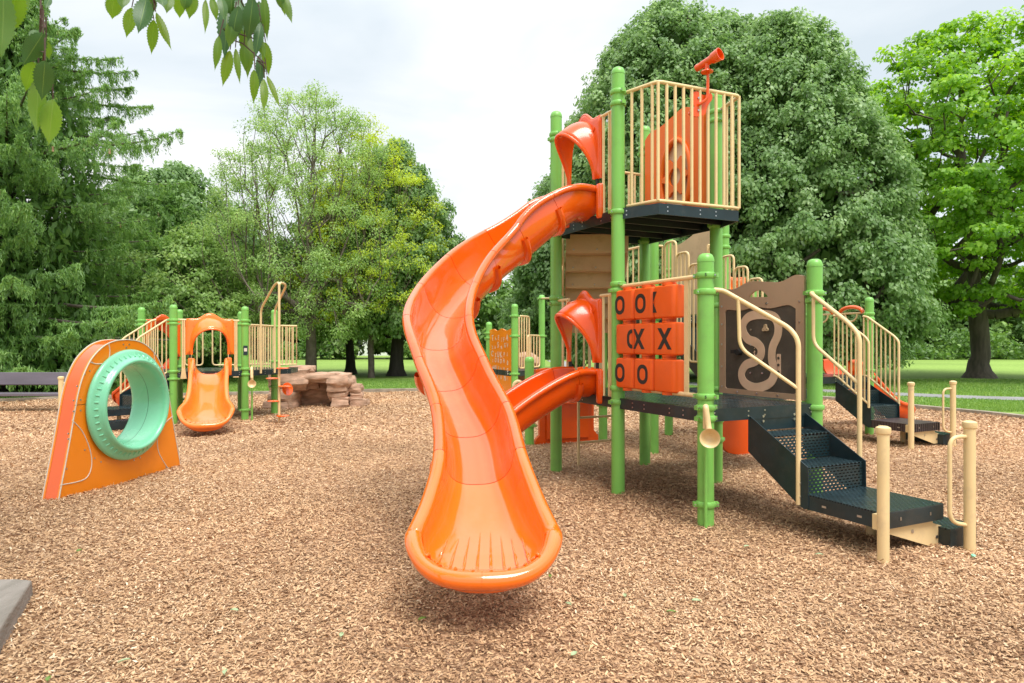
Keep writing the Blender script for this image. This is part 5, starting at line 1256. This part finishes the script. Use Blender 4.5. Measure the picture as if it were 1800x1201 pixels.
# ------------------------------------------------------------------ overhanging cherry branches near the camera
bough = thing('cherry_tree', 'cherry tree whose leafy twigs hang in at the top left, close to the camera', 'tree', (-4.6, -.6, 0))
mb = MB(); mb.tube(smoothline([(-3.0,1.5,2.75),(-2.2,1.6,2.70),(-1.3,1.9,2.66),(-.7,1.95,2.62),(-.2,1.9,2.58)], False, 6), 1, 10, radii=list(np.linspace(.022,.006,25))); main_b = mb.build('bough', 'wire', bough, smooth=80)
def zc(x, y): return x/3.214, y/3.214
TW = [ (1.90, [((640,-20),(633,110),95,.8),((745,40),(713,215),75,.85),((830,-20),(780,190),110,.1),((870,110),(855,310),65,.8),((880,65),(970,285),50,.85),((850,-30),(850,90),70,.15),((905,-40),(925,40),70,.2),((700,-50),(690,50),70,.5),((280,-25),(258,50),40,.1)], (800,-120)),
       (1.95, [((960,-30),(940,75),60,.6),((1010,-20),(1015,105),70,.85),((1090,-50),(1068,110),80,.8),((1055,-40),(1040,60),70,.5),((1165,-10),(1160,190),40,.85),((1200,-20),(1225,120),50,.75)], (1090,-130)),
       (1.88, [((1290,-10),(1265,330),110,.05),((1240,200),(1215,400),50,.75),((1300,280),(1257,488),68,.9),((1330,268),(1355,475),40,.8),((1430,-20),(1400,240),95,.1),((1400,185),(1398,440),80,.6),((1475,120),(1440,330),60,.1),((1500,235),(1520,430),62,.9),((1440,390),(1435,590),55,.85),((1480,290),(1462,500),62,.08),((1495,440),(1492,630),50,.9),((1508,420),(1585,612),36,.9),((1350,-30),(1380,180),70,.08),((1490,-30),(1510,230),55,.6),((1320,100),(1290,270),80,.7),((1250,-30),(1270,120),60,.3),((1310,-30),(1300,140),90,.3),((1400,60),(1370,330),80,.5),((1460,0),(1480,250),70,.2),((1345,30),(1310,250),90,.15),((1440,180),(1500,330),60,.7),((1380,250),(1385,400),60,.65)], (1400,-140)),
       (1.92, [((1570,-40),(1600,60),50,.4),((1600,-40),(1650,130),52,.6),((1590,-30),(1610,90),40,.8)], (1580,-120)),
       (1.42, [((245,185),(125,375),110,.08),((255,340),(235,572),112,.1),((300,560),(277,822),120,.9),((190,350),(145,520),90,.75),((215,440),(207,765),95,.7),((225,175),(165,225),60,.2),((262,230),(280,340),50,.7),((235,165),(262,190),40,.4)], (248,-200)),
       (1.05, [((20,-60),(8,340),120,.5),((95,-70),(45,210),130,.75),((130,-80),(62,130),110,.6),((-30,30),(3,320),100,.7),((-50,-20),(-10,200),130,.2)], (40,-300)) ]
def at(px, py, Yd): return Vector(((px-900)/FPX*Yd, Yd, CAMZ+(600-py)/FPX*Yd))
for ti, (Yd, lv, top) in enumerate(TW):
    rnd = random.Random(40+ti); Va, Fa, Ta, Ua = [], [], [], []; tw = MB(); tp_ = at(*zc(*top), Yd); bases = []
    for (b, t_, wd, tone) in lv:
        yd = Yd+rnd.uniform(-.09,.09); B, Tt = at(*zc(*b), yd), at(*zc(*t_), yd+rnd.uniform(-.03,.03)); ax = Tt-B; L = ax.length; ax.normalize(); bases.append(B)
        wdt = wd/3.214/FPX*yd; view = Vector((B.x, B.y, 0)).normalized(); sdv = ax.cross(view).normalized(); ang = rnd.uniform(-.35,.35); nn = sdv.cross(ax); sdv = (sdv*math.cos(ang)+nn*math.sin(ang)).normalized(); nn = sdv.cross(ax).normalized()
        n1, n2 = 26, 6; o0 = len(Va); wdt /= max(.7, math.cos(ang))
        for i in range(n1+1):
            v = i/n1; prof_ = (math.sin(math.pi*min(1, v*1.02)**.82)**.85)*(1-.22*v) if v < 1 else 0; prof_ = max(prof_, .0)*(1-.55*max(0, v-.72)/.28)
            ser = (1+.09*((i % 2)*2-1)) if .06 < v < .96 else 1
            for j in range(-n2//2, n2//2+1):
                u = j/(n2/2); e = prof_*(ser if abs(u) == 1 else 1)
                p = B+ax*(L*v)+sdv*(u*wdt/2*e)+nn*(abs(u)*wdt*.12*prof_+.10*L*(v-.5)**2*rnd.choice((1,))+.02*L*math.sin(v*6+ti))
                Va.append(tuple(p)); Ua.append((u, v, 0)); Ta.append(tone)
        for i in range(n1):
            for j in range(n2): q = o0+i*(n2+1)+j; Fa.append((q, q+1, q+n2+2, q+n2+1))
        j_ = B+(tp_-B).normalized()*.03+Vector((0,0,.02)); tw.tube([j_, B], .0016, 5, radii=[.0018,.0014])
    bases.sort(key=lambda p: p.z); stem = [bases[0]+Vector((0,0,.03))]
    for q in bases[1:]: stem.append(stem[-1].lerp(Vector((q.x, q.y, q.z+.03)), .75))
    stem.append(Vector((tp_.x, tp_.y, 2.62))); tw.tube(stem, .002, 6)
    tw_o = tw.build('twig', 'wire', bough, smooth=60)
    npmesh('leaves', np.array(Va), np.array(Fa), 'cherry', tw_o, [('tone', np.array(Ta)), ('leafuv', np.array(Ua))], smooth=True)

rng = np.random.default_rng(5)
mb = MB(); mb.tube(smoothline([(-4.6,-.6,-.1),(-4.6,-.6,.4),(-4.5,-.5,1.6),(-4.2,-.1,3.0),(-3.8,.5,4.6),(-3.3,1.2,6.4)], False, 5), 1, 14, radii=list(np.linspace(.24,.06,26))); ct = mb.build('trunk', 'bark', bough, smooth=80)
for q in ((-5.6,1.6,5.0),(-1.4,3.4,5.6),(-3.6,4.2,5.8),(-.9,1.0,5.6),(-5.2,3.2,6.6),(-2.4,2.4,7.4)):
    mb = MB(); mb.tube(smoothline([(-4.0,.2,3.7),((-4+q[0])/2,(.2+q[1])/2,(3.7+q[2])/2+.3),q], False, 6), 1, 8, radii=list(np.linspace(.06,.012,13))); mb.build('limb', 'bark', ct, smooth=80)
mb = MB(); mb.tube(smoothline([(-4.4,-.4,2.1),(-3.9,.6,2.6),(-3.0,1.5,2.75)], False, 6), 1, 10, radii=list(np.linspace(.08,.022,13))); mb.build('limb', 'bark', ct, smooth=80)
nc_ = 90; u = unit(rng.normal(0,1,(nc_,3))); C = np.array([-3.3,2.0,6.1])+u*np.array([2.9,2.9,1.8])*(rng.random((nc_,1))**.4); idx = np.repeat(np.arange(nc_), 120); m = len(idx)
P = C[idx]+unit(rng.normal(0,1,(m,3)))*.5*rng.random((m,1))**.5; nrm = unit(rng.normal(0,.6,(m,3))+np.array([0,0,.7])); P = P[P[:,2] > 1.45+.54*np.maximum(P[:,1],0)+.5]; m = len(P)
leafobj('crown', leaves(P, nrm[:m], unit(rng.normal(0,1,(m,3))), np.full(m,.11), np.full(m,.05), .6), .5+rng.normal(0,.2,m), 'lf_young', bough)

# fallen leaves and a bottle cap on the chips
for i, (px, py, kind) in enumerate([(1000,1062,0),(1009,1142,0),(1224,1059,0),(967,1010,1),(1099,1046,0),(218,1161,0),(396,1190,0),(86,1190,1),(139,969,1),(412,1073,0),(1312,965,0),(1440,978,0),(1180,1078,1),(600,1120,0),(742,1088,1)]):
    s_ = (py-600)/(CAMZ-.03); Yd = FPX/s_; Xd = (px-900)/s_; rnd = random.Random(i); zc_ = float(hgt(np.array(Xd), np.array(Yd)))+.034
    ORG = Vector((Xd, Yd, zc_)); mb = MB(Matrix.Translation(ORG)@Matrix.Rotation(rnd.uniform(0,6.3),4,'Z')@Matrix.Rotation(rnd.uniform(-.3,.3),4,'X'))
    rows = []
    for a in range(9):
        t_ = a/8; w_ = .011*math.sin(math.pi*t_**.8); rows.append([Vector((.05*(t_-.5), s__*w_, .006*abs(s__)+.004*math.sin(3*t_))) for s__ in (-1,0,1)])
    mb.grid(rows); o = mb.build('fallen_leaf', 'lf_fallen' if not kind else 'cherry', smooth=60)
    at_ = o.data.attributes.new('tone', 'FLOAT', 'POINT'); at_.data.foreach_set('value', [(.9 if not kind else .2)]*len(o.data.vertices))
    tag(o, 'small pale green fallen leaf lying on the wood chips' if not kind else 'small dark green fallen leaf lying on the wood chips', 'leaf', 'pale leaves fallen on the chips' if not kind else 'dark leaves fallen on the chips')
s_ = (979-600)/(CAMZ-.03); ORG = Vector(((1711-900)/s_, FPX/s_, .04)); mb = MB(Matrix.Translation(ORG)@Matrix.Rotation(.3,4,'X'))
mb.lathe([(.013,-.006),(.0135,-.003),(.013,.005),(.010,.007),(0,.0075)], 16); tag(mb.build('bottle_cap', 'mint'), 'tiny teal bottle cap on the chips by the nearest handled bollard', 'bottle cap')
